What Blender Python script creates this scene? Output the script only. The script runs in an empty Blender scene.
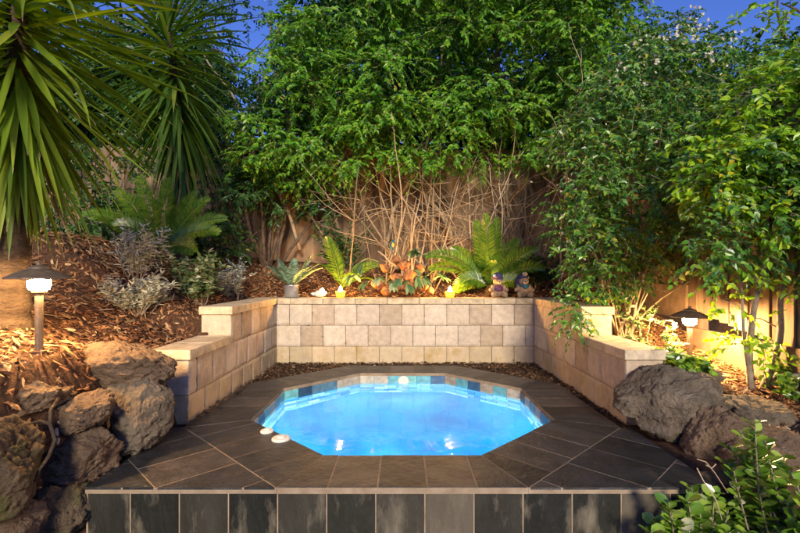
import bpy, bmesh, math, random
import numpy as np
from mathutils import Vector, noise, Matrix

SC = bpy.context.scene
COL = SC.collection
rng = np.random.default_rng(7)
random.seed(7)
PI = math.pi
CAMZ, F = 1.04, 451.0

def at(px, py, d):
    """world point that stands at distance d on the sight line of a photo pixel"""
    return np.array([(px-402.5)*d/F, d, CAMZ-(py-275)*d/F])

def nrm(v):
    v = np.asarray(v, float)
    return v/np.maximum(np.linalg.norm(v, axis=-1, keepdims=True), 1e-9)

# ------------------------------------------------------------------ mesh accumulator
class Acc:
    def __init__(s): s.v = []; s.f = []; s.n = 0; s.loose = []
    def add(s, v, faces):
        v = np.asarray(v, np.float32).reshape(-1, 3)
        s.v.append(v)
        for f in faces:
            f = np.asarray(f, np.int32)
            if f.ndim == 1: f = f[None]
            s.f.append(f+s.n)
        s.n += len(v)
    def mesh(s, name, smooth=False):
        me = bpy.data.meshes.new(name)
        if not s.v: return me
        v = np.concatenate(s.v)
        loops = np.concatenate([f.ravel() for f in s.f])
        sizes = np.concatenate([np.full(len(f), f.shape[1], np.int32) for f in s.f])
        starts = np.concatenate([[0], np.cumsum(sizes)[:-1]]).astype(np.int32)
        me.vertices.add(len(v)); me.vertices.foreach_set('co', v.ravel())
        me.loops.add(len(loops)); me.loops.foreach_set('vertex_index', loops)
        me.polygons.add(len(sizes)); me.polygons.foreach_set('loop_start', starts)
        me.polygons.foreach_set('loop_total', sizes)
        me.polygons.foreach_set('use_smooth', np.full(len(sizes), smooth))
        me.update(calc_edges=True); me.validate()
        return me

def link(o, parent=None):
    COL.objects.link(o)
    if parent is not None: o.parent = parent
    return o
def obj(name, acc, mat, parent=None, smooth=False):
    me = acc.mesh(name, smooth) if isinstance(acc, Acc) else acc
    if parent is not None:                      # parts keep coordinates local to their thing
        L = Vector(parent.location)
        if parent.parent is not None: L = L+Vector(parent.parent.location)
        if L.length > 0: me.transform(Matrix.Translation(-L))
    o = bpy.data.objects.new(name, me)
    for m in (mat if isinstance(mat, (list, tuple)) else [mat]): me.materials.append(m)
    return link(o, parent)
def tag(o, label, cat, group=None, kind=None):
    if label: o['label'] = label
    if cat: o['category'] = cat
    if group: o['group'] = group
    if kind: o['kind'] = kind
    return o
def thing(name, loc, label, cat, group=None):
    o = bpy.data.objects.new(name, None); o.empty_display_size = .1
    o.location = [float(c) for c in loc]
    link(o); return tag(o, label, cat, group)
def structure(name, acc, mat, smooth=False):
    o = obj(name, acc, mat, None, smooth); o['kind'] = 'structure'; return o

# ------------------------------------------------------------------ shapes
def box(acc, c, s, rz=0., bev=0.):
    cx, cy, cz = c; hx, hy, hz = s[0]/2, s[1]/2, s[2]/2
    if bev <= 0:
        v = np.array([[x, y, z] for z in (-hz, hz) for y in (-hy, hy) for x in (-hx, hx)], float)
        f = [[[0,2,3,1],[4,5,7,6],[0,1,5,4],[2,6,7,3],[0,4,6,2],[1,3,7,5]]]
    else:
        b = min(bev, hx*.9, hy*.9, hz*.9)
        v = []; idx = {}
        for sx in (-1,1):
            for sy in (-1,1):
                for sz in (-1,1):
                    for ax in range(3):
                        p = [sx*(hx-b), sy*(hy-b), sz*(hz-b)]
                        p[ax] = (sx*hx, sy*hy, sz*hz)[ax]
                        idx[(sx,sy,sz,ax)] = len(v); v.append(p)
        q = []; t = []
        for ax in range(3):
            o1, o2 = [a for a in range(3) if a != ax]
            for s_ in (-1,1):
                def k(a, b_):
                    e = [0,0,0]; e[ax] = s_; e[o1] = a; e[o2] = b_; return idx[(*e, ax)]
                face = [k(-1,-1), k(1,-1), k(1,1), k(-1,1)]
                q.append(face)
            for a in (-1,1):
                for b_ in (-1,1):
                    def e(c_, axx):
                        g = [0,0,0]; g[ax] = c_; g[o1] = a; g[o2] = b_; return idx[(*g, axx)]
                    q.append([e(-1,o1), e(1,o1), e(1,o2), e(-1,o2)])
        for sx in (-1,1):
            for sy in (-1,1):
                for sz in (-1,1):
                    t.append([idx[(sx,sy,sz,0)], idx[(sx,sy,sz,1)], idx[(sx,sy,sz,2)]])
        v = np.array(v, float)
        def orient(fs):
            r = []
            for f_ in fs:
                p = v[f_]; n_ = np.cross(p[1]-p[0], p[2]-p[0])
                r.append(f_ if np.dot(n_, p.mean(0)) > 0 else f_[::-1])
            return r
        f = [orient(q), orient(t)]
    if rz:
        c_, s_ = math.cos(rz), math.sin(rz)
        v = v @ np.array([[c_, s_, 0], [-s_, c_, 0], [0, 0, 1]])
    acc.add(v+np.array(c), f)

def tube(acc, pts, rad, k=6, cap=True):
    pts = np.asarray(pts, float); n = len(pts)
    rad = np.broadcast_to(np.asarray(rad, float), (n,))
    T = nrm(np.gradient(pts, axis=0))
    ref = np.array([0, 0, 1.]) if abs(T[0][2]) < .9 else np.array([1., 0, 0])
    A = np.zeros((n, 3))
    a = nrm(np.cross(T[0], ref))
    for i in range(n):
        a = nrm(a-T[i]*np.dot(a, T[i])); A[i] = a
    B = np.cross(T, A)
    ang = np.arange(k)*2*PI/k
    v = pts[:, None]+rad[:, None, None]*(np.cos(ang)[None, :, None]*A[:, None]+np.sin(ang)[None, :, None]*B[:, None])
    i = np.arange(n-1)[:, None]*k; j = np.arange(k)[None]; j2 = (j+1) % k
    f = np.stack([i+j, i+j2, i+k+j2, i+k+j], -1).reshape(-1, 4)
    fs = [f]
    if cap: fs += [[list(range(k))[::-1]], [list(range((n-1)*k, n*k))]]
    acc.add(v.reshape(-1, 3), fs)

def lathe(acc, prof, c, k=24):
    prof = np.asarray(prof, float); n = len(prof)
    ang = np.arange(k)*2*PI/k
    v = np.stack([prof[:, None, 0]*np.cos(ang), prof[:, None, 0]*np.sin(ang), np.repeat(prof[:, 1:], k, 1)], -1)
    i = np.arange(n-1)[:, None]*k; j = np.arange(k)[None]; j2 = (j+1) % k
    f = np.stack([i+j, i+j2, i+k+j2, i+k+j], -1).reshape(-1, 4)
    acc.add(v.reshape(-1, 3)+np.array(c), [f, [list(range(k))[::-1]], [list(range((n-1)*k, n*k))]])

def ball(acc, c, r, k=12, m=8):
    r = np.broadcast_to(np.asarray(r, float), (3,))
    t = np.linspace(0, PI, m+1)[1:-1]; a = np.arange(k)*2*PI/k
    v = np.stack([np.sin(t)[:, None]*np.cos(a), np.sin(t)[:, None]*np.sin(a), np.repeat(np.cos(t)[:, None], k, 1)], -1).reshape(-1, 3)
    n = len(t)
    i = np.arange(n-1)[:, None]*k; j = np.arange(k)[None]; j2 = (j+1) % k
    f = np.stack([i+j, i+k+j, i+k+j2, i+j2], -1).reshape(-1, 4)
    v = np.vstack([v, [[0, 0, 1], [0, 0, -1]]]); N = n*k
    t1 = [[N, q, (q+1) % k] for q in range(k)]
    t2 = [[N+1, (n-1)*k+(q+1) % k, (n-1)*k+q] for q in range(k)]
    acc.add(v*r+np.array(c), [f, t1+t2])

def prism(acc, poly, z0, z1, inset=0.):
    p = np.asarray(poly, float)
    if inset:
        c = p.mean(0); q = []
        n = len(p)
        area = sum(p[i][0]*p[(i+1) % n][1]-p[(i+1) % n][0]*p[i][1] for i in range(n))
        if area < 0: p = p[::-1]
        lines = []
        for i in range(n):
            a, b = p[i], p[(i+1) % n]; d = b-a; L = np.linalg.norm(d)
            if L < 1e-5: continue
            nn = np.array([-d[1], d[0]])/L
            lines.append((nn, np.dot(nn, a)+inset))
        for nn, dd in lines: p = clip(p, nn, dd)
        if len(p) < 3: return
    n = len(p)
    if n < 3: return
    area = sum(p[i][0]*p[(i+1) % n][1]-p[(i+1) % n][0]*p[i][1] for i in range(n))
    if abs(area) < 4e-4: return
    if area < 0: p = p[::-1]
    v = np.vstack([np.c_[p, np.full(n, z0)], np.c_[p, np.full(n, z1)]])
    side = [[i, (i+1) % n, n+(i+1) % n, n+i] for i in range(n)]
    acc.add(v, [side, [list(range(n))[::-1]], [list(range(n, 2*n))]])

def clip(poly, n, d):
    """keep n.p >= d"""
    out = []; P = [np.asarray(q, float) for q in poly]
    for i in range(len(P)):
        a, b = P[i], P[(i+1) % len(P)]
        da, db = np.dot(n, a)-d, np.dot(n, b)-d
        if da >= -1e-9: out.append(a)
        if (da > 1e-9 and db < -1e-9) or (da < -1e-9 and db > 1e-9):
            out.append(a+(b-a)*da/(da-db))
    res = []
    for q in out:
        if not res or np.linalg.norm(q-res[-1]) > 1e-5: res.append(q)
    if len(res) > 1 and np.linalg.norm(res[0]-res[-1]) < 1e-5: res.pop()
    return res

# leaf templates: (along, side, fold) ; B L1 .. T .. R1
T_POINT = np.array([[0,0,0],[.3,-.5,1],[.68,-.36,.8],[1,0,0],[.68,.36,.8],[.3,.5,1]])
F_POINT = [[0,3,2,1],[0,5,4,3]]
T_ROUND = np.array([[0,0,0],[.18,-.32,.8],[.5,-.5,1],[.82,-.36,.7],[1,0,0],[.82,.36,.7],[.5,.5,1],[.18,.32,.8]])
F_ROUND = [[0,4,3,2,1],[0,7,6,5,4]]
T_SLIM = np.array([[0,0,0],[.4,-.5,1],[1,0,0],[.4,.5,1]])
F_SLIM = [[0,2,1],[0,3,2]]
def leaves(acc, P, D, N, L, W, fold=.25, droop=.15, kind='point'):
    P, D, N = np.asarray(P, float), nrm(D), np.asarray(N, float)
    n = len(P)
    if n == 0: return
    L = np.broadcast_to(L, (n,)).astype(float); W = np.broadcast_to(W, (n,)).astype(float)
    S = np.cross(D, N); bad = np.linalg.norm(S, axis=1) < 1e-3
    S[bad] = np.cross(D[bad], [.3, .5, .8]); S = nrm(S); N2 = np.cross(S, D)
    T, Fc = {'point': (T_POINT, F_POINT), 'round': (T_ROUND, F_ROUND), 'slim': (T_SLIM, F_SLIM)}[kind]
    m = len(T)
    a, b, c = T[:, 0], T[:, 1], T[:, 2]
    v = (P[:, None]+D[:, None]*(L[:, None]*a)[..., None]+S[:, None]*(W[:, None]*b)[..., None]
         + N2[:, None]*(W[:, None]*c*fold)[..., None]-N2[:, None]*(L[:, None]*a**2*droop)[..., None])
    off = np.arange(n)[:, None, None]*m
    acc.add(v.reshape(-1, 3), [(off+np.array(Fc)[None]).reshape(-1, len(Fc[0]))])

def sprays(acc, tw, C, Dr, L, n, ll, lw, droop=.3, upb=.6, outb=.4, kind='point', jit=.3, twr=.003):
    """pinnate leafy twigs: C start, Dr direction"""
    C, Dr = np.asarray(C, float), nrm(Dr); S = len(C)
    L = np.broadcast_to(L, (S,)).astype(float)
    Sd = np.cross(Dr, [0, 0, 1.]); Sd[np.linalg.norm(Sd, axis=1) < 1e-3] = [1, 0, 0]; Sd = nrm(Sd)
    up = np.cross(Sd, Dr)
    for i in range(n):
        t = (i+.6)/n
        p = C+Dr*(L*t)[:, None]; p[:, 2] -= droop*L*t*t
        s = 1 if i % 2 else -1
        d = Dr*.55+Sd*s*.85+rng.normal(0, jit, (S, 3)) if i < n-1 else Dr+rng.normal(0, jit*.5, (S, 3))
        d = nrm(d); d[:, 2] -= .25+droop*t*.8
        N = nrm(up*upb+Dr*outb*.6+np.array([0, -1, .2])*outb+rng.normal(0, .4, (S, 3)))
        g = rng.uniform(.5, 1.35, S)*(1-.25*abs(t-.5))
        leaves(acc, p, d, N, ll*g, lw*g, .22, .18, kind)
    if tw is not None:
        for q in range(S):
            tt = np.linspace(0, .95, 4)
            p = C[q]+Dr[q]*(L[q]*tt)[:, None]; p[:, 2] -= droop*L[q]*tt*tt
            tube(tw, p, [twr, twr*.8, twr*.6, twr*.3], 3, False)

def sword(acc, base, d, L, W, droop, segs=8, up=(0, 0, 1), twist=0., fold=.3, kink=None):
    """one strap-like leaf with a curved spine"""
    d = nrm(np.asarray(d, float)); t = np.linspace(0, 1, segs+1)
    pts = [np.asarray(base, float)]; cur = d.copy()
    for i in range(segs):
        k = droop*(t[i+1]**1.3)/segs*2.2
        if kink is not None and t[i+1] > kink: k += .35
        cur = nrm(cur+np.array([0, 0, -k]))
        pts.append(pts[-1]+cur*L/segs)
    pts = np.array(pts); T = nrm(np.gradient(pts, axis=0))
    S = np.cross(T, np.asarray(up, float)); S = nrm(S)
    # keep side vector continuous
    S0 = nrm(np.cross(d, np.asarray(up, float)+np.array([.01, .02, 0])))
    for i in range(len(S)):
        s = S0-T[i]*np.dot(S0, T[i]); S0 = nrm(s); S[i] = S0
    N = np.cross(S, T)
    if twist:
        an = twist*t; S, N = (np.cos(an)[:, None]*S+np.sin(an)[:, None]*N, np.cos(an)[:, None]*N-np.sin(an)[:, None]*S)
    prof = np.interp(t, [0, .08, .35, .65, .9, 1], [.55, .6, 1., .85, .35, .02])*W/2
    v = np.stack([pts-S*prof[:, None]+N*(prof*fold)[:, None], pts, pts+S*prof[:, None]+N*(prof*fold)[:, None]], 1).reshape(-1, 3)
    f = []
    for i in range(segs):
        a = i*3; f += [[a, a+1, a+4, a+3], [a+1, a+2, a+5, a+4]]
    acc.add(v, [f])
    return pts, W

def frond(acc, st, base, d, L, droop, n, ll, lw, rise=.35, taper=True, r=.006, side_up=(0, 0, 1)):
    """feather-shaped leaf: curved rachis with rows of narrow leaflets"""
    segs = 14; t = np.linspace(0, 1, segs+1); cur = nrm(np.asarray(d, float)); pts = [np.asarray(base, float)]
    for i in range(segs):
        cur = nrm(cur+np.array([0, 0, -droop*2*t[i+1]/segs])); pts.append(pts[-1]+cur*L/segs)
    pts = np.array(pts); T = nrm(np.gradient(pts, axis=0))
    tube(st, pts, np.linspace(r, r*.3, segs+1), 4, False)
    tt = np.linspace(.14, .99, n)
    p = np.stack([np.interp(tt, t, pts[:, k]) for k in range(3)], 1)
    tg = nrm(np.stack([np.interp(tt, t, T[:, k]) for k in range(3)], 1))
    S = nrm(np.cross(tg, np.asarray(side_up, float)+1e-3)); N = np.cross(S, tg)
    env = np.interp(tt, [0, .14, .35, .7, .92, 1], [.3, .5, 1, .9, .5, .25]) if taper else np.ones(n)
    for s in (-1, 1):
        dd = tg*(.45+.5*tt[:, None]**2)+S*s+N*rise+rng.normal(0, .06, (n, 3))
        leaves(acc, p, dd, N, ll*env*rng.uniform(.9, 1.1, n), lw, .3, .12, 'slim')

def fbm(p, sc, o=4, seed=0.):
    return noise.fractal(Vector((p[0]*sc+seed, p[1]*sc-seed*.7, p[2]*sc+seed*1.3)), 1.0, 2.1, o, noise_basis='PERLIN_ORIGINAL')

# ------------------------------------------------------------------ materials
def mat(name, col=(.5,.5,.5), rough=.7, cols=None, var='noise', scale=8., bump=0., bscale=40., spec=.3, metal=0.,
        detail=6., trans=0., emit=None, spots=None, bdist=.01, island=0., bump2=None, coat=0., stretch=None, const=False, mottle=(.62, 1.35)):
    """cols: list of (pos, colour); var 'noise' | 'island' """
    m = bpy.data.materials.new(name); m.use_nodes = True
    nt = m.node_tree; N = nt.nodes; Lk = nt.links
    b = N['Principled BSDF']; out = N['Material Output']
    b.inputs['Base Color'].default_value = (*col, 1); b.inputs['Roughness'].default_value = rough
    b.inputs['Specular IOR Level'].default_value = spec; b.inputs['Metallic'].default_value = metal
    b.inputs['Coat Weight'].default_value = coat
    tc0 = N.new('ShaderNodeTexCoord'); mp = N.new('ShaderNodeMapping'); mp.inputs['Scale'].default_value = stretch or (1, 1, 1)
    Lk.new(tc0.outputs['Object'], mp.inputs['Vector'])
    class tc: outputs = {'Object': mp.outputs['Vector']}
    csock = None
    if cols:
        r = N.new('ShaderNodeValToRGB'); e = r.color_ramp.elements
        while len(e) > 1: e.remove(e[-1])
        if const: r.color_ramp.interpolation = 'CONSTANT'
        e[0].position, e[0].color = cols[0][0], (*cols[0][1], 1)
        for p, c in cols[1:]:
            q = e.new(p); q.color = (*c, 1)
        if var == 'island':
            g = N.new('ShaderNodeNewGeometry'); Lk.new(g.outputs['Random Per Island'], r.inputs['Fac'])
        else:
            n = N.new('ShaderNodeTexNoise'); n.inputs['Scale'].default_value = scale
            n.inputs['Detail'].default_value = detail; n.inputs['Roughness'].default_value = .62
            Lk.new(tc.outputs['Object'], n.inputs['Vector']); Lk.new(n.outputs['Fac'], r.inputs['Fac'])
        csock = r.outputs['Color']
        if var == 'island' and scale and scale < 1000:
            n = N.new('ShaderNodeTexNoise'); n.inputs['Scale'].default_value = scale
            n.inputs['Detail'].default_value = detail; n.inputs['Roughness'].default_value = .65
            Lk.new(tc.outputs['Object'], n.inputs['Vector'])
            mr = N.new('ShaderNodeMapRange'); mr.inputs['From Min'].default_value = .3; mr.inputs['From Max'].default_value = .7
            mr.inputs['To Min'].default_value = mottle[0]; mr.inputs['To Max'].default_value = mottle[1]
            Lk.new(n.outputs['Fac'], mr.inputs['Value'])
            mx = N.new('ShaderNodeMixRGB'); mx.blend_type = 'MULTIPLY'; mx.inputs['Fac'].default_value = 1
            Lk.new(csock, mx.inputs['Color1']); Lk.new(mr.outputs['Result'], mx.inputs['Color2']); csock = mx.outputs['Color']
        if island:
            g = N.new('ShaderNodeNewGeometry'); mr = N.new('ShaderNodeMapRange')
            mr.inputs['To Min'].default_value = 1-island; mr.inputs['To Max'].default_value = 1+island
            Lk.new(g.outputs['Random Per Island'], mr.inputs['Value'])
            mx = N.new('ShaderNodeMixRGB'); mx.blend_type = 'MULTIPLY'; mx.inputs['Fac'].default_value = 1
            Lk.new(csock, mx.inputs['Color1']); Lk.new(mr.outputs['Result'], mx.inputs['Color2']); csock = mx.outputs['Color']
    if spots:
        sc_, lo, hi, colr = spots
        n = N.new('ShaderNodeTexNoise'); n.inputs['Scale'].default_value = sc_; n.inputs['Detail'].default_value = 5
        n.inputs['Roughness'].default_value = .7
        Lk.new(tc.outputs['Object'], n.inputs['Vector'])
        mr = N.new('ShaderNodeMapRange'); mr.inputs['From Min'].default_value = lo; mr.inputs['From Max'].default_value = hi
        Lk.new(n.outputs['Fac'], mr.inputs['Value'])
        mx = N.new('ShaderNodeMixRGB'); Lk.new(mr.outputs['Result'], mx.inputs['Fac'])
        if csock is not None: Lk.new(csock, mx.inputs['Color1'])
        else: mx.inputs['Color1'].default_value = (*col, 1)
        mx.inputs['Color2'].default_value = (*colr, 1); csock = mx.outputs['Color']
    if csock is not None: Lk.new(csock, b.inputs['Base Color'])
    if bump:
        n = N.new('ShaderNodeTexNoise'); n.inputs['Scale'].default_value = bscale; n.inputs['Detail'].default_value = 8
        n.inputs['Roughness'].default_value = .65
        Lk.new(tc.outputs['Object'], n.inputs['Vector'])
        bp = N.new('ShaderNodeBump'); bp.inputs['Strength'].default_value = bump; bp.inputs['Distance'].default_value = bdist
        Lk.new(n.outputs['Fac'], bp.inputs['Height']); last = bp
        if bump2:
            st, sc2, dist = bump2
            vo = N.new('ShaderNodeTexVoronoi'); vo.inputs['Scale'].default_value = sc2
            Lk.new(tc.outputs['Object'], vo.inputs['Vector'])
            mr = N.new('ShaderNodeMapRange'); mr.inputs['From Min'].default_value = .05; mr.inputs['From Max'].default_value = .4
            Lk.new(vo.outputs['Distance'], mr.inputs['Value'])
            b2 = N.new('ShaderNodeBump'); b2.inputs['Strength'].default_value = st; b2.inputs['Distance'].default_value = dist
            Lk.new(mr.outputs['Result'], b2.inputs['Height']); Lk.new(bp.outputs['Normal'], b2.inputs['Normal']); last = b2
        Lk.new(last.outputs['Normal'], b.inputs['Normal'])
    if trans:
        tr = N.new('ShaderNodeBsdfTranslucent')
        if csock is not None:
            hs = N.new('ShaderNodeHueSaturation'); hs.inputs['Value'].default_value = 1.25; hs.inputs['Saturation'].default_value = 1.1
            hs.inputs['Hue'].default_value = .485
            Lk.new(csock, hs.inputs['Color']); Lk.new(hs.outputs['Color'], tr.inputs['Color'])
        else: tr.inputs['Color'].default_value = (*col, 1)
        ms = N.new('ShaderNodeMixShader'); ms.inputs['Fac'].default_value = trans
        Lk.new(b.outputs['BSDF'], ms.inputs[1]); Lk.new(tr.outputs['BSDF'], ms.inputs[2]); Lk.new(ms.outputs['Shader'], out.inputs['Surface'])
    if emit:
        b.inputs['Emission Color'].default_value = (*emit[0], 1); b.inputs['Emission Strength'].default_value = emit[1]
    return m

def leafmat(name, cols, rough=.42, trans=.3, spec=.4):
    return mat(name, cols=cols, var='island', scale=0, rough=rough, trans=trans, spec=spec)

M = {}
M['mulch_soil'] = mat('mulch_soil', cols=[(.3, (.03,.016,.009)), (.55, (.085,.042,.02)), (.8, (.14,.075,.035))], scale=26, rough=.95, bump=.9, bscale=55, bdist=.03)
M['bark'] = mat('bark_chips', cols=[(0, (.055,.024,.012)), (.3, (.15,.065,.027)), (.6, (.25,.115,.045)), (.85, (.33,.19,.085)), (1, (.46,.33,.19))], var='island', scale=0, rough=.8)
M['litter'] = mat('leaf_litter', cols=[(0, (.02,.012,.008)), (.5, (.07,.035,.017)), (.85, (.15,.08,.035)), (1, (.3,.2,.1))], var='island', scale=0, rough=.8)
M['block'] = mat('sandstone_block', cols=[(0, (.4,.31,.21)), (.35, (.52,.42,.3)), (.6, (.58,.48,.35)), (.8, (.46,.38,.28)), (1, (.63,.52,.38))], var='island', scale=14, rough=.9, bump=.7, bscale=60, bdist=.01, spots=(4, .58, .78, (.42,.31,.17)), mottle=(.78, 1.18))
M['block_low'] = mat('ochre_base_block', cols=[(0, (.42,.33,.2)), (.4, (.5,.4,.26)), (1, (.47,.36,.21))], var='island', scale=7, rough=.9, bump=.6, bscale=70, bdist=.008, spots=(5, .5, .72, (.36,.25,.09)), mottle=(.85, 1.12))  # lowest course: yellower tone with ochre noise patches
M['cap'] = mat('sandstone_cap', cols=[(0, (.47,.37,.23)), (.5, (.54,.43,.27)), (1, (.49,.4,.27))], var='island', scale=11, rough=.85, bump=.5, bscale=85, bdist=.006)
M['joint'] = mat('wall_joint', col=(.1,.075,.05), rough=.95)
M['slate'] = mat('slate_tile', cols=[(0, (.011,.013,.016)), (.4, (.024,.025,.027)), (.75, (.04,.037,.036)), (1, (.07,.058,.048))], var='island', scale=5.5, rough=.38, mottle=(.5, 1.6), bump=.9, bscale=7, bdist=.03, spec=.5, spots=(4, .58, .74, (.1,.075,.05)))
M['riser'] = mat('riser_slate', cols=[(0, (.014,.015,.012)), (.4, (.03,.029,.022)), (.75, (.055,.048,.035)), (1, (.12,.1,.07))], var='island', scale=5, rough=.42, bump=.8, bscale=8, bdist=.03, spots=(6, .54, .72, (.17,.145,.1)), stretch=(1,1,.3))
M['grout'] = mat('grout', cols=[(.3, (.2,.145,.09)), (.7, (.35,.27,.18))], scale=9, rough=.95, bump=.3, bscale=120)
M['pooltile'] = mat('waterline_tile', cols=[(0, (.03,.06,.1)), (.15, (.12,.34,.38)), (.3, (.42,.37,.28)), (.42, (.04,.09,.16)), (.55, (.16,.42,.4)), (.68, (.34,.28,.2)), (.8, (.1,.2,.26)), (.9, (.26,.5,.44))], var='island', const=True, scale=18, rough=.35, bump=.3, bscale=40, spec=.5)
M['subtile'] = mat('underwater_tile', cols=[(0, (.1,.42,.66)), (.4, (.36,.7,.85)), (.7, (.06,.3,.56)), (1, (.62,.86,.93))], var='island', scale=0, rough=.4)
M['shell'] = mat('pool_shell', cols=[(.35, (.012,.235,.5)), (.65, (.03,.4,.64))], scale=1.5, detail=3, rough=.5)
M['plastic'] = mat('cream_plastic', col=(.72,.66,.54), rough=.4)
M['rock'] = mat('basalt_boulder', cols=[(.25, (0.072,0.048,0.029)), (.5, (0.187,0.126,0.076)), (.75, (0.288,0.205,0.126))], scale=5, rough=.92, bump=1., bscale=22, bdist=.06, spots=(3, .58, .72, (.2,.13,.07)), bump2=(.3, 42, .01))
M['rock_grey'] = mat('grey_boulder', cols=[(.25, (0.061,0.048,0.034)), (.5, (0.163,0.129,0.088)), (.75, (0.286,0.231,0.163))], scale=6, rough=.92, bump=1., bscale=24, bdist=.06, spots=(4, .6, .72, (.16,.13,.06)), bump2=(.35, 36, .012))
M['rock_moss'] = mat('mossy_boulder', cols=[(.25, (0.058,0.040,0.024)), (.55, (0.144,0.101,0.058)), (.8, (0.238,0.166,0.094))], scale=5, rough=.95, bump=1., bscale=20, bdist=.06, spots=(4, .5, .62, (.085,.085,.02)), bump2=(.3, 40, .01))
M['paling'] = mat('fence_paling', cols=[(0, (.115,.072,.042)), (.5, (.185,.12,.07)), (1, (.25,.168,.1))], var='island', scale=14, rough=.9, bump=.5, bscale=30, stretch=(1,1,.12), spots=(6, .55, .75, (.07,.05,.04)))
M['plinth'] = mat('fence_plinth', cols=[(.3, (.12,.075,.045)), (.7, (.21,.14,.085))], scale=9, rough=.9, bump=.3, bscale=40)
M['bronze'] = mat('lamp_bronze', cols=[(.3, (.09,.065,.045)), (.7, (.2,.14,.09))], scale=30, rough=.5, metal=.3, bump=.15, bscale=120)
M['lampglow'] = mat('lamp_lens', col=(1,.9,.7), emit=((1,.58,.23), 600))
M['lampglow2'] = mat('lamp_lens_right', col=(1,.9,.7), emit=((1,.6,.25), 1250))
M['flame'] = mat('candle_flame', col=(1,.8,.4), emit=((1,.5,.13), 900))
M['wax'] = mat('candle_wax', col=(.85,.7,.3), rough=.5, emit=((1,.6,.14), 2.2))  # emission put into the wax imitates flame light and its orange halo
M['cupglass'] = mat('candle_cup', col=(.7,.6,.2), rough=.15, spec=.6, trans=.75)
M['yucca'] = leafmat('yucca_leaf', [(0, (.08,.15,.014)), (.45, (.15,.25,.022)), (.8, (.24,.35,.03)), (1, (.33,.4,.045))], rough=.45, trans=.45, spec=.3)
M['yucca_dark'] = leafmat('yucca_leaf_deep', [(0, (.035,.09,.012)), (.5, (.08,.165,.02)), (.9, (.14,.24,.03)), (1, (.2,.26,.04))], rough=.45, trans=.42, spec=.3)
M['deadleaf'] = leafmat('dead_leaf', [(0, (.2,.13,.06)), (.6, (.36,.26,.13)), (1, (.5,.4,.24))], rough=.8, trans=.15, spec=.1)
M['yuccabark'] = mat('yucca_bark', cols=[(.3, (.05,.032,.02)), (.7, (.16,.11,.065))], scale=9, rough=.95, bump=1., bscale=16, bdist=.07, stretch=(1,1,2.5))
M['wood_dark'] = mat('tree_bark', cols=[(.3, (.05,.035,.025)), (.7, (.15,.11,.08))], scale=14, rough=.95, bump=.8, bscale=40, bdist=.02)
M['stem'] = mat('dry_stem', cols=[(0, (.15,.11,.065)), (.5, (.29,.215,.13)), (1, (.46,.36,.23))], var='island', scale=0, rough=.85)
M['stem_grey'] = mat('grey_stem', cols=[(.3, (.14,.11,.08)), (.7, (.3,.24,.17))], scale=20, rough=.9, bump=.4, bscale=60)
M['maple'] = leafmat('bright_leaf', [(0, (.035,.14,.012)), (.35, (.08,.24,.015)), (.7, (.14,.36,.016)), (.93, (.23,.43,.022)), (.985, (.36,.45,.04)), (1, (.34,.19,.06))], trans=.34, rough=.4)
M['dark'] = leafmat('dark_leaf', [(0, (.014,.05,.014)), (.5, (.032,.1,.02)), (.9, (.065,.15,.024)), (1, (.1,.18,.03))], trans=.22, rough=.4)
M['teal'] = leafmat('flowering_leaf', [(0, (.025,.09,.02)), (.4, (.06,.185,.024)), (.75, (.12,.29,.026)), (.95, (.2,.36,.03)), (1, (.42,.34,.03))], trans=.28, rough=.33, spec=.5)
M['lime'] = leafmat('lime_leaf', [(0, (.08,.2,.012)), (.4, (.19,.4,.018)), (.8, (.32,.52,.024)), (.97, (.42,.54,.03)), (1, (.65,.5,.02))], trans=.36, rough=.36)
M['petal'] = leafmat('white_petal', [(0, (.45,.36,.22)), (.5, (.6,.54,.42)), (1, (.72,.69,.6))], trans=.3, rough=.6, spec=.1)
M['cycad'] = leafmat('cycad_leaf', [(0, (.06,.17,.014)), (.5, (.13,.24,.02)), (1, (.22,.31,.03))], trans=.25, rough=.3, spec=.5)
M['fern'] = leafmat('fern_leaf', [(0, (.09,.19,.11)), (.5, (.2,.32,.2)), (1, (.38,.47,.3))], trans=.3, rough=.5)
M['silver'] = leafmat('silver_leaf', [(0, (.26,.3,.2)), (.5, (.46,.48,.36)), (1, (.66,.65,.52))], trans=.2, rough=.8, spec=.1)
M['varie'] = leafmat('pale_green_leaf', [(0, (.06,.12,.03)), (.5, (.14,.22,.07)), (.85, (.3,.36,.18)), (1, (.5,.5,.36))], trans=.25, rough=.6)
M['jade'] = leafmat('jade_leaf', [(0, (.06,.14,.014)), (.45, (.15,.29,.026)), (.8, (.25,.37,.04)), (.93, (.24,.33,.08)), (1, (.5,.5,.3))], trans=.15, rough=.25, spec=.6)
M['stag'] = leafmat('staghorn_leaf', [(0, (.05,.13,.05)), (.5, (.12,.22,.09)), (1, (.34,.42,.24))], trans=.25, rough=.45)
M['amber'] = mat('amber_stone', cols=[(.3, (.12,.04,.02)), (.5, (.34,.13,.04)), (.7, (.5,.26,.12))], scale=22, rough=.7, bump=.6, bscale=40, bdist=.02)
M['zinc'] = mat('zinc_pot', cols=[(.3, (.5,.52,.57)), (.7, (.7,.71,.74))], scale=9, rough=.33, metal=.85, bump=.1, bscale=30)
M['white_stone'] = mat('white_ceramic', cols=[(.3, (.5,.5,.45)), (.7, (.66,.65,.6))], scale=20, rough=.6)
M['bear'] = mat('bear_resin', cols=[(.3, (.19,.115,.06)), (.7, (.34,.235,.14))], scale=45, rough=.7, bump=.5, bscale=160, bdist=.004)
M['muzzle'] = mat('bear_muzzle', col=(.5,.37,.22), rough=.7)
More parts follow.
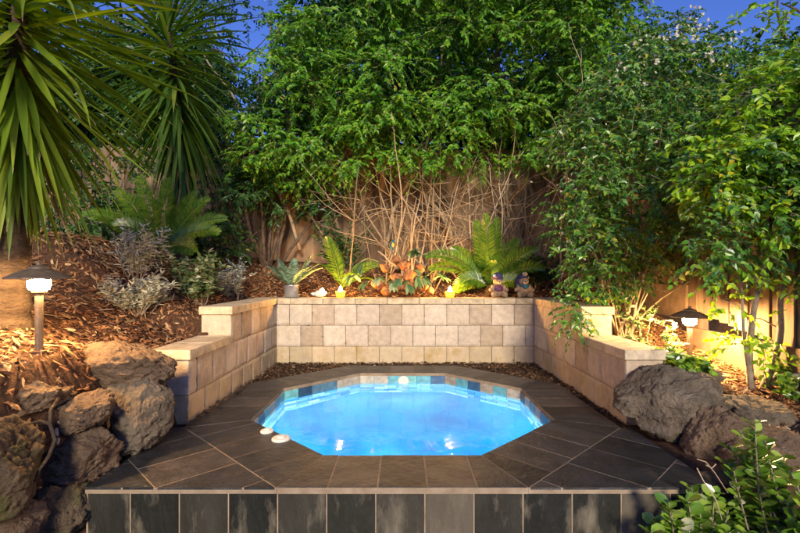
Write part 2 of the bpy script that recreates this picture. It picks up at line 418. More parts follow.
M['navy'] = mat('navy_knit', cols=[(.35, (.02,.022,.06)), (.65, (.05,.045,.11))], scale=60, rough=.8, bump=.4, bscale=200)
M['purple'] = mat('purple_knit', cols=[(.35, (.05,.02,.05)), (.65, (.15,.05,.1))], scale=40, rough=.8, bump=.4, bscale=200)
M['blackgloss'] = mat('black_gloss', col=(.01,.01,.01), rough=.25)
M['patch_blue'] = mat('blue_patch', col=(.22,.36,.5), rough=.8)
M['patch_red'] = mat('red_patch', col=(.42,.07,.05), rough=.8)
M['bird_blue'] = mat('bird_blue', col=(.015,.09,.14), rough=.35)
M['bird_yellow'] = mat('bird_yellow', col=(.6,.42,.05), rough=.5)

# water: clear refracting surface with soft ripples
def water_mat():
    m = bpy.data.materials.new('water'); m.use_nodes = True; nt = m.node_tree; N = nt.nodes; Lk = nt.links
    N.remove(N['Principled BSDF'])
    g = N.new('ShaderNodeBsdfGlass'); g.inputs['IOR'].default_value = 1.33; g.inputs['Roughness'].default_value = 0.035
    g.inputs['Color'].default_value = (.93, .98, 1, 1)
    tc = N.new('ShaderNodeTexCoord'); n = N.new('ShaderNodeTexNoise'); n.inputs['Scale'].default_value = 3.4; n.inputs['Detail'].default_value = 3
    n.inputs['Distortion'].default_value = .6
    bp = N.new('ShaderNodeBump'); bp.inputs['Strength'].default_value = .15; bp.inputs['Distance'].default_value = .05
    Lk.new(tc.outputs['Object'], n.inputs['Vector']); Lk.new(n.outputs['Fac'], bp.inputs['Height']); Lk.new(bp.outputs['Normal'], g.inputs['Normal'])
    Lk.new(g.outputs['BSDF'], N['Material Output'].inputs['Surface'])
    return m
M['water'] = water_mat()

# ================================================================== SETTING: ground
WL, WR, WB = -1.53, 1.60, 5.47           # inner faces of the retaining wall
def ss(a, b, x): t = np.clip((x-a)/(b-a), 0, 1); return t*t*(3-2*t)
def H(x, y):
    x = np.asarray(x, float); y = np.asarray(y, float)
    Lb = np.interp(y, [0,1.5,2.1,2.5,2.8,3.2,4.0,4.15,5.5,5.85,7.2,9,14], [.45,.58,.61,.62,.57,.46,.48,.66,.68,.72,1.26,1.3,1.3])
    sl = np.interp(y, [2,3.2,4.2,5,7.2,9], [.12,.45,.55,.55,.1,.0])
    Lb = Lb+sl*np.clip(-x-1.95, 0, 1.4)
    Rb = np.interp(y, [0,1.5,2.2,3.2,4.1,4.6,5.5,5.85,7.2,9,14], [-.45,-.35,-.05,.2,.27,.42,.62,.7,1.0,1.1,1.2])
    t = np.clip((x+1.9)/3.8, 0, 1)
    Bb = Lb*(1-t)+Rb*t
    pit = np.where(y > 2.24, -.035, -.52)
    lo = ss(3.0, 3.2, y)
    wl = (1-lo)*ss(1.6, 1.88, -x)+lo*ss(1.62, 1.74, -x)
    wr = (1-lo)*ss(1.55, 2.25, x)+lo*ss(1.69, 1.81, x)
    z = pit*(1-wr)+Rb*wr
    z = z*(1-wl)+Lb*wl
    wb = ss(5.58, 5.72, y)
    return z*(1-wb)+Bb*wb
def build_ground():
    xs = np.concatenate([np.linspace(-80, -6, 16)[:-1], np.linspace(-6, 4.5, 176), np.linspace(4.5, 80, 16)[1:]])
    ys = np.concatenate([np.linspace(-60, 0, 10)[:-1], np.linspace(0, 8, 146), np.linspace(8, 120, 18)[1:]])
    X, Y = np.meshgrid(xs, ys); Z = H(X, Y)
    near = (X > -6) & (X < 4.5) & (Y > 0) & (Y < 8)
    bumpy = np.zeros_like(Z)
    for i, j in zip(*np.where(near)):
        bumpy[i, j] = noise.noise(Vector((X[i, j]*3.1, Y[i, j]*3.1, 1.7)))*.03+noise.noise(Vector((X[i, j]*9, Y[i, j]*9, 4.7)))*.012
    inside = (np.abs(X) < 1.75) & (Y < 5.6)
    Z = Z+np.where(inside, bumpy*.3, bumpy)
    ny, nx = X.shape
    idx = np.arange(nx*ny).reshape(ny, nx)
    f = np.stack([idx[:-1, :-1], idx[:-1, 1:], idx[1:, 1:], idx[1:, :-1]], -1).reshape(-1, 4)
    cx = (X[:-1, :-1]+X[1:, 1:]).ravel()/2; cy = (Y[:-1, :-1]+Y[1:, 1:]).ravel()/2
    u, w = np.abs(cx), np.abs(cy-3.696)
    oct_ = np.maximum(np.maximum(u, w), (u+w)/math.sqrt(2)) < 1.4
    rect = (u < 1.5) & (cy > 2.27) & (cy < 3.05)
    a = Acc(); a.add(np.stack([X, Y, Z], -1).reshape(-1, 3), [f[~(oct_ | rect)]])
    structure('ground', a, M['mulch_soil'], True)
build_ground()

def chips(name, pts, mat_, lo, hi, label, cat, flat=.5, thick=.2, wid=.3, lift=.008):
    n = len(pts); L = rng.uniform(lo, hi, n)*rng.uniform(.6, 1, n)
    th = rng.uniform(0, 2*PI, n); D = np.stack([np.cos(th), np.sin(th), rng.normal(0, flat*.5, n)], 1)
    # follow the slope of the ground
    e = .05; gx = (H(pts[:, 0]+e, pts[:, 1])-H(pts[:, 0]-e, pts[:, 1]))/(2*e); gy = (H(pts[:, 0], pts[:, 1]+e)-H(pts[:, 0], pts[:, 1]-e))/(2*e)
    gx = np.clip(gx, -1, 1); gy = np.clip(gy, -1, 1)
    D[:, 2] += D[:, 0]*gx+D[:, 1]*gy; D = nrm(D)
    N = nrm(np.stack([-gx, -gy, np.ones(n)], 1)+rng.normal(0, flat, (n, 3)))
    S = nrm(np.cross(D, N)); N = np.cross(S, D)
    W = L*rng.uniform(.5, 1.3, n)*wid; Tk = W*thick
    T = np.array([[-.5,0,0],[.5,0,0],[-.2,-.5,0],[.25,-.4,0],[.2,.5,0],[-.25,.42,0],[0,0,.5],[0,0,-.5]])
    T = np.repeat(T[None], n, 0)+rng.normal(0, .06, (n, 8, 3))
    c = np.c_[pts[:, :2], pts[:, 2]+lift+rng.uniform(0, .02, n)]
    v = c[:, None]+D[:, None]*(T[..., 0]*L[:, None])[..., None]+S[:, None]*(T[..., 1]*W[:, None])[..., None]+N[:, None]*(T[..., 2]*Tk[:, None]*2)[..., None]
    ring = [0, 2, 3, 1, 4, 5]
    f = [[ring[i], ring[(i+1) % 6], 6] for i in range(6)]+[[ring[(i+1) % 6], ring[i], 7] for i in range(6)]
    a = Acc(); off = np.arange(n)[:, None, None]*8
    a.add(v.reshape(-1, 3), [(off+np.array(f)[None]).reshape(-1, 3)])
    o = obj(name, a, mat_); tag(o, label, cat, None, 'stuff'); return o
def scatter(n, x0, x1, y0, y1, ok):
    x = rng.uniform(x0, x1, n); y = rng.uniform(y0, y1, n); k = ok(x, y); x, y = x[k], y[k]
    return np.stack([x, y, H(x, y)], 1)
pL = scatter(32000, -4.8, -1.55, 1.6, 6.8, lambda x, y: (x < -1.86) | (y < 3.1))
pB = scatter(13000, -3.0, 3.0, 5.78, 7.1, lambda x, y: y > 5.8)
pR = scatter(13000, 1.85, 2.95, 2.5, 6.0, lambda x, y: x > 1.92)
chips('bark_mulch', np.concatenate([pL, pB, pR]), M['bark'], .015, .085, 'loose reddish brown bark mulch covering the garden banks', 'mulch')
pD = scatter(500, -4.5, -1.9, 1.9, 6.5, lambda x, y: x < -1.95)
chips('dry_leaf_litter', pD, M['deadleaf'], .08, .2, 'long pale dry leaves lying on the bark mulch', 'dry leaves', .25, .06, .16, .02)
def oct_m(x, y): u, w = np.abs(x), np.abs(y-3.696); return np.maximum(np.maximum(u, w), (u+w)/math.sqrt(2))
pC = scatter(30000, WL+.01, WR-.01, 3.0, WB-.01, lambda x, y: (oct_m(x, y) > 1.5))
pC2 = scatter(9000, WL+.01, WR-.01, 3.0, WB-.01, lambda x, y: (oct_m(x, y) > 1.42) & (oct_m(x, y) < 1.5) & (np.minimum(np.minimum(x-WL, WR-x), WB-y) < .1)); pC2[:, 2] = 0.0
chips('leaf_litter', np.concatenate([pC[:5200], pC2[:700]]), M['litter'], .02, .055, 'dark fallen leaves gathered along the foot of the block wall', 'leaf litter', .5, .1, .5, .006)

# ================================================================== POOL
cy0 = 3.696
def octa(ap):
    h = ap*math.tan(PI/8)
    return np.array([[-h,-ap],[h,-ap],[ap,-h],[ap,h],[h,ap],[-h,ap],[-ap,h],[-ap,-h]])+np.array([0, cy0])
spa = thing('spa_pool', (0, 2.206, 0), 'octagonal glowing blue spa pool set in dark slate paving', 'spa pool')
inner, outer = octa(1.09), octa(1.49)
slate, grout = Acc(), Acc()
def strips(poly, n, t, offs, width, start=0.):
    out = []; k0 = -12
    for k in range(k0, 13):
        lo = start+k*width; p = clip(clip(poly, t, offs+lo), -t, -(offs+lo+width))
        if len(p) >= 3: out.append(p)
    return out
for i in range(8):
    a, b = inner[i], inner[(i+1) % 8]; A, B = outer[i], outer[(i+1) % 8]
    t = nrm(b-a); mid = (a+b)/2
    quad = [a, b, B, A]
    for p in strips(quad, None, t, np.dot(t, mid), .245, -.1225): prism(slate, p, -.012, rng.uniform(-.0015, .0015), .0042)
# front corner infill, tiles run square to the diagonal side
for sx in (-1, 1):
    tri = [np.array([sx*.6172, 2.206]), np.array([sx*1.49, 3.079]), np.array([sx*1.56, 3.079]), np.array([sx*1.56, 2.206])]
    nrmv = nrm(np.array([sx, -1.])); t = nrm(np.array([sx, 1.])); base = np.dot(nrmv, tri[0])
    for r_, (lo, hi) in enumerate(((0, .42), (.42, 1.2))):
        band = clip(clip(tri, nrmv, base+lo), -nrmv, -(base+hi))
        if len(band) < 3: continue
        for p in strips(band, None, t, np.dot(t, tri[0]), .3, .12*(r_+1)): prism(slate, p, -.012, rng.uniform(-.0015, .0015), .0042)
obj('slate_coping', slate, M['slate'], spa)
# grout bed (octagon ring + front corners), 4 mm below the tiles' faces
gi, go = octa(1.094), octa(1.486)
for i in range(8):
    prism(grout, [gi[i], gi[(i+1) % 8], go[(i+1) % 8], go[i]], -.032, -.0022)
for sx in (-1, 1):
    prism(grout, [(sx*.6185, 2.2115), (sx*1.487, 3.08), (sx*1.557, 3.08), (sx*1.557, 2.2115)], -.032, -.0025)
box(grout, (0, 2.262, -.305), (3.11, .088, .54))
obj('grout_bed', grout, M['grout'], spa)
riser = Acc()
x = -.373-.2415*5
k = 0
while x < 1.55:
    x0, x1 = max(x, -1.55), min(x+.2415, 1.55)
    if x1-x0 > .03: box(riser, ((x0+x1)/2, 2.226, -.1975-.0015*(k % 2)), (x1-x0-.006, .02, .345), bev=.002)
    if x1-x0 > .03: box(riser, ((x0+x1)/2, 2.226, -.47), (x1-x0-.006, .02, .18), bev=.002)
    x += .2415; k += 1
obj('riser_tiles', riser, M['riser'], spa)
# shell
sh = Acc()
rings = [(1.096, -.026), (1.096, -.4), (1.07, -.6), (1.0, -.78), (.88, -.9), (.7, -.98), (.4, -1.03), (.02, -1.04)]
vs = np.concatenate([np.c_[octa(ap), np.full(8, z)] for ap, z in rings])
fs = [[r*8+i, (r+1)*8+i, (r+1)*8+(i+1) % 8, r*8+(i+1) % 8] for r in range(len(rings)-1) for i in range(8)]
sh.add(vs, [fs]); obj('pool_shell', sh, M['shell'], spa, True)
wt, ut = Acc(), Acc()
for i in range(8):
    P_ = octa(1.088); a, b = P_[i], P_[(i+1) % 8]; t = nrm(b-a); Ls = np.linalg.norm(b-a); ang = math.atan2(t[1], t[0])
    n = 6; w = Ls/n
    for j in range(n):
        c = a+t*(j+.5)*w
        box(wt, (c[0], c[1], -.097), (w-.005, .012, .135), ang, .0015)
    for r in range(6):
        m = 6+r % 2
        for j in range(m):
            w2 = Ls/m; c = a+t*(j+.5)*w2
            if r < 5: box(ut, (c[0], c[1], -.197-r*.062), (w2-.006, .012, .056), ang, .0015)
obj('waterline_tiles', wt, M['pooltile'], spa); obj('underwater_tiles', ut, M['subtile'], spa)
ft = Acc()
cpt = np.array([0.01, cy0+1.078, -.085])
ang = np.arange(20)*2*PI/20
def ydisc(acc, c, prof, k=20):
    prof = np.asarray(prof); n = len(prof); an = np.arange(k)*2*PI/k
    v = np.stack([prof[:, None, 0]*np.cos(an), np.repeat(-prof[:, 1:], k, 1), prof[:, None, 0]*np.sin(an)], -1).reshape(-1, 3)+np.array(c)
    i = np.arange(n-1)[:, None]*k; j = np.arange(k)[None]; j2 = (j+1) % k
    acc.add(v, [np.stack([i+j, i+j2, i+k+j2, i+k+j], -1).reshape(-1, 4), [list(range((n-1)*k, n*k))]])
ydisc(ft, cpt, [(.058, 0), (.058, .012), (.045, .02), (.028, .02), (.026, .034), (.01, .036)])
obj('return_fitting', ft, M['plastic'], spa)
for px, py, r in ((267, 432, .042), (281, 439.5, .058)):
    p = at(px, py, F*CAMZ/(py-275)); kb = Acc()
    lathe(kb, [(r, .001), (r, .010), (r*.9, .015), (r*.45, .017), (r*.4, .024), (r*.25, .026)], (p[0], p[1], 0), 24)
    obj('air_control_cap', kb, M['plastic'], spa, False)
# pool lamp on the near wall, below the water line, shining across the pool
for lx in (-.32, .32):
    pl = Acc(); ydisc(pl, (lx, cy0-1.07, -.33), [(.085, -.03), (.085, .0), (.07, .012)][::-1])
    obj('light_housing', pl, M['plastic'], spa)
for lx in (-.32, .32):
    L = bpy.data.lights.new('pool_light', 'AREA'); L.shape = 'DISK'; L.size = .14; L.energy = 14; L.color = (.75, .92, 1)
    lo = bpy.data.objects.new('pool_light', L); lo.location = (lx, cy0-1.02-2.206, -.33); lo.rotation_euler = (math.radians(86), 0, 0); link(lo, spa)
wa = Acc()
WZ = -.098
p = octa(1.0875)
n = 1
wa.add(np.c_[p, np.full(8, WZ)], [[list(range(8))]])
structure('water', wa, M['water'])

# ================================================================== RETAINING WALL
wall = thing('retaining_wall', (0, WB, 0), 'stepped sandstone block retaining wall wrapping the back of the spa', 'retaining wall')
blk, low, capm, core = Acc(), Acc(), Acc(), Acc()
TH = .27
zs = [(-.08, .175), (.175, .43), (.43, .685)]
def rough_block(acc, c, sz, rz, side):
    hx, hy, hz = sz[0]/2, sz[1]/2, sz[2]/2; nx, nz = 11, 10
    xs = np.linspace(-hx, hx, nx); zs_ = np.linspace(-hz, hz, nz); o = rng.uniform(0, 90, 3)
    V = []
    for iz, z in enumerate(zs_):
        for ix, x in enumerate(xs):
            e = min(hx-abs(x), hz-abs(z)); edge = .007*max(0, 1-e/.02)**1.5
            n1 = noise.noise(Vector((x*9+o[0], z*9+o[1], o[2]))); n2 = noise.noise(Vector((x*34+o[1], z*34+o[2], o[0])))
            ch = max(0, noise.noise(Vector((x*22+o[2], z*22, o[1])))-.22)*.022*max(0, 1-e/.03)
            V.append([x, side*(hy-edge-ch+n1*.003+n2*.001), z])
    nF = nx*nz; V += [[-hx, -side*hy, -hz], [hx, -side*hy, -hz], [hx, -side*hy, hz], [-hx, -side*hy, hz]]
    V = np.array(V); ca, sa = math.cos(rz), math.sin(rz); V = V@np.array([[ca, sa, 0], [-sa, ca, 0], [0, 0, 1]])+np.array(c)
    q = [[j*nx+i, j*nx+i+1, (j+1)*nx+i+1, (j+1)*nx+i] for j in range(nz-1) for i in range(nx-1)]
    B, R_, T_, L_ = [list(range(nx)), [j*nx+nx-1 for j in range(nz)], [(nz-1)*nx+i for i in range(nx)], [j*nx for j in range(nz)]]
    acc.add(V, [q, [[nF, nF+1, nF+2, nF+3]], [B+[nF+1, nF]], [R_+[nF+2, nF+1]], [T_+[nF+2, nF+3]], [L_+[nF+3, nF]]])
def course(p0, p1, z0, z1, width, off, nin, depth=TH):
    """row of blocks from p0 to p1; the face on the left/inner side given by nin"""
    p0, p1 = np.array(p0, float), np.array(p1, float); d = p1-p0; Lc = np.linalg.norm(d); t = d/Lc; ang = math.atan2(t[1], t[0])
    e = [0.]; s = off
    while s < Lc-.02:
        if s > .02: e.append(s)
        s += width
    e.append(Lc)
    for a, b in zip(e[:-1], e[1:]):
        c = p0+t*(a+b)/2+np.array(nin)*(depth/2+rng.uniform(-.003, .003))
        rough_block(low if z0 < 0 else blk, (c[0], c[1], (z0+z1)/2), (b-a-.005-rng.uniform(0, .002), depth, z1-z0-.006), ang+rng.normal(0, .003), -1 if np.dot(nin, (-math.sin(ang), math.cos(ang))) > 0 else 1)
def capping(p0, p1, z0, z1, width, off, nin, over=.014, depth=TH+.03):
    p0, p1 = np.array(p0, float), np.array(p1, float); d = p1-p0; Lc = np.linalg.norm(d); t = d/Lc; ang = math.atan2(t[1], t[0])
    e = [0.]; s = off
    while s < Lc-.05:
        if s > .05: e.append(s)
        s += width
    e.append(Lc)
    for a, b in zip(e[:-1], e[1:]):
        c = p0+t*(a+b)/2+np.array(nin)*(depth/2-over+rng.uniform(-.002, .002))
        box(capm, (c[0], c[1], (z0+z1)/2), (b-a-.004, depth, z1-z0-.004), ang, .004)
yN, yS = 3.235, 4.035
for k, (z0, z1) in enumerate(zs):
    course((WL, WB), (WR, WB), z0, z1, .273, .1365*((k+1) % 2)+.02, (0, 1))
    ys_ = yN if k < 2 else yS
    course((WL, ys_), (WL, WB+TH), z0, z1, .273, .1365*(k % 2), (-1, 0))
    course((WR, ys_), (WR, WB+TH), z0, z1, .273, .1365*(k % 2), (1, 0))
capping((WL+.016, WB), (WR-.016, WB), .685, .76, .39, .16, (0, 1))
for X_, n_ in ((WL, (-1, 0)), (WR, (1, 0))):
    capping((X_, yS-.02), (X_, WB+TH+.015), .685, .76, .39, .39, n_)
    capping((X_, yN-.02), (X_, yS), .43, .505, .39, .36, n_)
obj('stone_blocks', blk, M['block'], wall); obj('base_course', low, M['block_low'], wall)
obj('cap_stones', capm, M['cap'], wall)
# dark bedding mortar just behind the faces
box(core, ((WL+WR)/2, WB+TH/2, .3), (WR-WL-.03, TH-.03, .76))
for X_, s in ((WL, -1), (WR, 1)):
    box(core, (X_+s*TH/2, (yN+.015+WB)/2, .17), (TH-.03, WB-yN-.03, .5))
    box(core, (X_+s*TH/2, (yS+.015+WB)/2, .551), (TH-.03, WB-yS-.03, .255))
obj('bedding_mortar', core, M['joint'], wall)

# ================================================================== FENCES
def fence(name, p0, p1, zb0, zb1, zt0, zt1, label, side, gap=.006):
    p0, p1 = np.array(p0, float), np.array(p1, float); d = p1-p0; Lf = np.linalg.norm(d); t = d/Lf; ang = math.atan2(t[1], t[0])
    nn = np.array([-t[1], t[0]])*side     # towards the viewer
    root = thing(name, (*((p0+p1)/2), (zb0+zb1)/2), label, 'fence', 'timber paling fences')
    pal, pli, rail = Acc(), Acc(), Acc()
    s = 0.; k_ = 0
    while s < Lf-.05:
        w = .118; u = (s+w/2)/Lf; zb, zt = zb0+(zb1-zb0)*u, zt0+(zt1-zt0)*u
        c = p0+t*(s+w/2)+nn*rng.uniform(-.004, .004); zt += rng.uniform(-.02, .02)
        c = c+nn*(.009 if k_ % 2 else -.009); k_ += 1; box(pal, (c[0], c[1], (zb+.17+zt)/2), (w+(.05 if k_ % 2 else .0)-rng.uniform(0, .006), .015, zt-zb-.17), ang, .002)
        s += w
    m = max(2, int(Lf/2.4))
    for k in range(m):
        a, b = k/m, (k+1)/m; c = p0+t*Lf*(a+b)/2+nn*.02
        zb = zb0+(zb1-zb0)*(a+b)/2
        box(pli, (c[0], c[1], zb+.03), (Lf/m-.01, .03, .34), ang, .003)
    for zz in (.55, .95):
        c = p0+t*Lf/2-nn*.042; zb = (zb0+zb1)/2; zt = (zt0+zt1)/2
        box(rail, (c[0], c[1], zb+(zt-zb)*zz), (Lf, .04, .08), ang)
    obj('palings', pal, M['paling'], root); obj('plinth_board', pli, M['plinth'], root); obj('rails', rail, M['paling'], root)
    for k in range(m+1):
        u = min(max(k/m, .01), .99); c = p0+t*Lf*u-nn*.112; po = Acc(); zb, zt = zb0+(zb1-zb0)*u, zt0+(zt1-zt0)*u
        box(po, (c[0], c[1], (zb+zt)/2-.2), (.1, .09, zt-zb+.3), ang, .004); obj('post', po, M['paling'], root)
fence('paling_fence', (-8.5, 7.35), (3.05, 7.2), 1.3, .95, 3.16, 3.02, 'weathered brown paling fence running behind the whole back bank', -1)
fence('paling_fence', (2.72, 1.9), (3.02, 7.12), .12, .95, 2.0, 2.95, 'orange lit paling fence beside the right garden lamp', 1)

# ================================================================== BOULDERS
def boulder(px0, px1, py0, py1, d, label, m='rock', depth=None, seed=0, planes=11, rz=0., tilt=0., sub=6, rough=1.):
    c = at((px0+px1)/2, (py0+py1)/2, d); hx = (px1-px0)/2*d/F; hz = (py1-py0)/2*d/F; hy = depth or (hx+hz)*.55
    r_ = np.random.default_rng(1000+seed)
    bm = bmesh.new(); bmesh.ops.create_icosphere(bm, subdivisions=sub, radius=1)
    U = nrm(np.array([v.co[:] for v in bm.verts]))
    Pn = nrm(r_.normal(0, 1, (planes, 3))); Pd = r_.uniform(.72, .98, planes)
    dots = U@Pn.T; q = np.where(dots > .05, Pd/np.maximum(dots, .05), 9.)
    q = np.minimum(q, 1.12); k = 55.
    r = -np.log(np.exp(-k*q).sum(1)+np.exp(-k*1.12))/k
    V = U*r[:, None]
    V = V-(V.max(0)+V.min(0))/2; V = V/((V.max(0)-V.min(0))/2)
    ct, st = math.cos(tilt), math.sin(tilt)
    hh = np.array([hx, hy, hz]); mean = hh.mean()
    out = []
    sd = seed*3.37
    for u in V:
        a = fbm(u, 1.3, 3, sd)*.16+fbm(u, 4.5, 4, sd+5)*.075+fbm(u, 15, 4, sd+9)*.035*rough
        ck = abs(noise.noise(Vector((u[0]*1.7+sd, u[1]*1.7+fbm(u, 3, 2, sd)*.4, u[2]*1.7-sd)))); a -= .07*max(0, 1-ck/.05)
        out.append(u*(1+a*rough))
    V = np.array(out); V = V-(V.max(0)+V.min(0))/2; V = V/((V.max(0)-V.min(0))/2)
    V = V*hh
    V = np.stack([V[:, 0]*ct-V[:, 2]*st, V[:, 1], V[:, 0]*st+V[:, 2]*ct], 1)
    base = V[:, 2].min()
    for v, p in zip(bm.verts, V): v.co = (p[0], p[1], p[2]-base)
    me = bpy.data.meshes.new('boulder'); bm.to_mesh(me); bm.free()
    me.polygons.foreach_set('use_smooth', [True]*len(me.polygons))
    me.materials.append(M[m])
    o = bpy.data.objects.new('boulder', me); o.location = (c[0], c[1], c[2]+base); link(o)
    tag(o, label, 'boulder', 'boulders edging the spa')
    return o
boulder(62, 174, 342, 402, 2.78, 'big tilted slab-like boulder lying on top of the left pile beside the wall end', 'rock', .2, 1, 8, tilt=-.12)
boulder(104, 172, 374, 449, 2.72, 'grey upright boulder under the tilted slab, touching the slate paving on the left', 'rock_grey', .2, 2, 9)
boulder(54, 113, 392, 431, 2.42, 'small rounded oval boulder in the middle of the left pile', 'rock', .16, 3, 14)
boulder(38, 115, 424, 484, 2.4, 'squat boulder at the left front corner of the slate paving, below the oval one', 'rock', .2, 4, 9)
boulder(-8, 64, 374, 424, 2.3, 'rough dome-shaped boulder just below the left garden lamp', 'rock', .24, 5, 13)
boulder(-40, 33, 417, 516, 1.9, 'tall mossy boulder at the left edge of the photo', 'rock_moss', .24, 6, 9)
boulder(14, 56, 412, 470, 2.3, 'narrow reddish boulder wedged between the mossy one and the squat one', 'rock', .18, 7, 9)
boulder(26, 90, 478, 548, 2.2, 'dark low boulder at the foot of the slate riser, lower left', 'rock_moss', .2, 8, 10)
boulder(-20, 38, 500, 560, 1.95, 'lowest boulder in the bottom left corner of the photo', 'rock', .18, 9, 12)
boulder(20, 62, 462, 500, 2.35, 'small boulder tucked under the left pile beside the curved root', 'rock', .15, 10, 12)
boulder(-30, 22, 398, 436, 2.15, 'pale flat boulder sticking in from the left edge above the mossy one', 'rock', .15, 11, 12)
boulder(614, 722, 366, 440, 3.02, 'largest grey pitted boulder leaning on the right wall end', 'rock_grey', .3, 12, 9, tilt=.1)
boulder(678, 722, 361, 396, 3.35, 'small boulder peeping out behind the largest right boulder', 'rock_grey', .16, 13, 12)
boulder(683, 748, 406, 482, 2.7, 'rounded brown boulder right of the largest grey one', 'rock', .22, 14, 11)
boulder(710, 790, 396, 440, 2.95, 'long low dark boulder behind the rounded brown one', 'rock_grey', .22, 15, 12)
boulder(716, 812, 424, 500, 2.55, 'reddish boulder half covered by round-leaved plants at lower right', 'rock', .24, 16, 10)
boulder(772, 850, 418, 500, 2.75, 'boulder at the right edge behind the round-leaved plants', 'rock', .24, 17, 11)
boulder(690, 770, 470, 560, 2.35, 'dark boulder low behind the jade leaves at the riser corner', 'rock_moss', .2, 18, 11)

# root that curls over the left boulders
ro = Acc()
tube(ro, [at(58, 398, 2.12), at(51, 410, 2.06), at(50, 424, 2.02), at(55, 440, 2.0), at(49, 456, 1.98), at(38, 472, 1.96), at(30, 492, 1.95)], [.006, .008, .008, .008, .007, .006, .003], 6)
tube(ro, [at(50, 424, 2.02), at(40, 421, 2.02), at(28, 424, 2.0)], [.007, .006, .004], 5)
o = obj('dry_root', ro, M['yuccabark'], None, True); tag(o, 'dry curled root draped over the left boulders', 'root')

# ================================================================== GARDEN LAMPS
def garden_lamp(p, zg, head, label, glow):
    root = thing('garden_lamp', (p[0], p[1], zg), label, 'garden lamp', 'bronze garden path lamps')
    x, y = p; a = Acc()
    tube(a, [(x, y, zg-.1), (x, y, head-.05)], [.019, .019], 12); lathe(a, [(.02, head-.06), (.03, head-.055), (.034, head-.045), (.02, head-.043)], (x, y, 0), 16)
    obj('post', a, M['bronze'], root, False)
    a = Acc()
    lathe(a, [(.146, head+.018), (.149, head+.021), (.148, head+.026), (.075, head+.066), (.05, head+.072), (.05, head+.082), (.022, head+.092), (.014, head+.095), (.013, head+.108), (.004, head+.112)], (x, y, 0), 32)
    shd = obj('lamp_shade', a, M['bronze'], root)
    a = Acc(); lathe(a, [(.025, head-.043), (.046, head-.036), (.052, head-.012), (.05, head+.01), (.02, head+.017)], (x, y, 0), 20)
    obj('glowing_lens', a, glow, root, True)
    for k in range(3):
        a = Acc(); th = k*2*PI/3+.5; tube(a, [(x+.03*math.cos(th), y+.03*math.sin(th), head-.05), (x+.052*math.cos(th), y+.052*math.sin(th), head-.015), (x+.05*math.cos(th), y+.05*math.sin(th), head+.03)], .004, 5)
        obj('shade_bracket', a, M['bronze'], shd)
garden_lamp((-1.95, 2.42), .62, 1.0, 'lit bronze path lamp on the left, beneath the hanging yucca leaves', M['lampglow'])
garden_lamp((2.42, 3.8), float(H(2.42, 3.8)), .665, 'lit bronze path lamp on the right, in front of the orange fence', M['lampglow2'])

# ================================================================== YUCCAS
def yucca(base, top, zc0, zc1, n, L, W, label, m, bend=(0, 0), hang=0., trunk_r=.13, seed=3, dead=10):
    r_ = np.random.default_rng(seed)
    root = thing('yucca', base, label, 'yucca', 'yucca plants on the left bank')
    a = Acc(); t = np.linspace(0, 1, 70); P_ = np.array(base)[None]*(1-t)[:, None]+np.array(top)[None]*t[:, None]
    P_[:, 0] += np.sin(t*PI)*bend[0]; P_[:, 2] -= .06*(1-t)
    rr = trunk_r*np.interp(t, [0, .08, .2, .5, 1], [1.3, 1.05, .85, .5, .3])*(1+.07*np.sin(t*95)+r_.normal(0, .035, 70))
    tube(a, P_, rr, 14); obj('trunk', a, m_bark, root, True)
    lv, dl = Acc(), Acc(); tp = dl
    for i in range(n):
        u = (i+r_.uniform(0, 1))/n                      # 0 low .. 1 top
        z = zc0+(zc1-zc0)*u; tt = np.clip((z-base[2])/(top[2]-base[2]), 0, 1.0)
        c = np.array([np.interp(tt, t, P_[:, k]) for k in range(3)]); c[2] = z
        th = i*2.39996+r_.uniform(-.3, .3)
        el = np.interp(u, [0, .25, .5, .8, 1], [-1.4, -1.0, -.35, .2, 1.3])+r_.normal(0, .16)
        if hang: el -= hang*(1-u)*(.3+u)*1.6
        d = np.array([math.cos(th)*math.cos(el), math.sin(th)*math.cos(el), math.sin(el)])
        c2 = c+np.array([d[0], d[1], 0])*rr[-1]*.8
        Ln = L*r_.uniform(.75, 1.1)*np.interp(u, [0, .2, .9, 1], [.8, 1, 1, .7])
        q, w_ = sword(lv, c2, d, Ln, W*r_.uniform(.8, 1.2), r_.uniform(.02, .2)+hang*.45*r_.random(), 9, twist=r_.normal(0, .35), kink=.7 if r_.random() < .08 else None)
        td = nrm(q[-1]-q[-2]); ltip = r_.uniform(.03, .09); leaves(tp, (q[-1]-td*ltip*.75)[None], td[None], np.array([[0, 0, 1.]]), np.array([ltip]), np.array([w_*.17]), .35, .05, 'slim')
    for i in range(dead):
        z = zc0+(zc1-zc0)*r_.uniform(-.1, .25); th = r_.uniform(0, 2*PI); tt = np.clip((z-base[2])/(top[2]-base[2]), 0, 1)
        c = np.array([np.interp(tt, t, P_[:, k]) for k in range(3)])
        sword(dl, c, (math.cos(th)*.5, math.sin(th)*.5, -.8), L*r_.uniform(.4, .68), W*.5, .5, 9, twist=r_.normal(0, 1.5), fold=.8)
    obj('leaves', lv, m, root, True); obj('dead_leaves', dl, M['deadleaf'], root, True)
m_bark = M['yuccabark']
g = float(H(-2.47, 2.75))
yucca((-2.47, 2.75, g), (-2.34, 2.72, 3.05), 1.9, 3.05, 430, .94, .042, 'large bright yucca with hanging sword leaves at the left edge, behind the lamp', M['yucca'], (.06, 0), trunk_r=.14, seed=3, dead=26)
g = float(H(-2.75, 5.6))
yucca((-2.75, 5.6, g), (-2.92, 5.55, 4.24), 2.25, 4.24, 400, 1.15, .046, 'darker tall yucca standing behind the large left one', M['yucca_dark'], (.1, 0), hang=.8, trunk_r=.1, seed=8, dead=24)

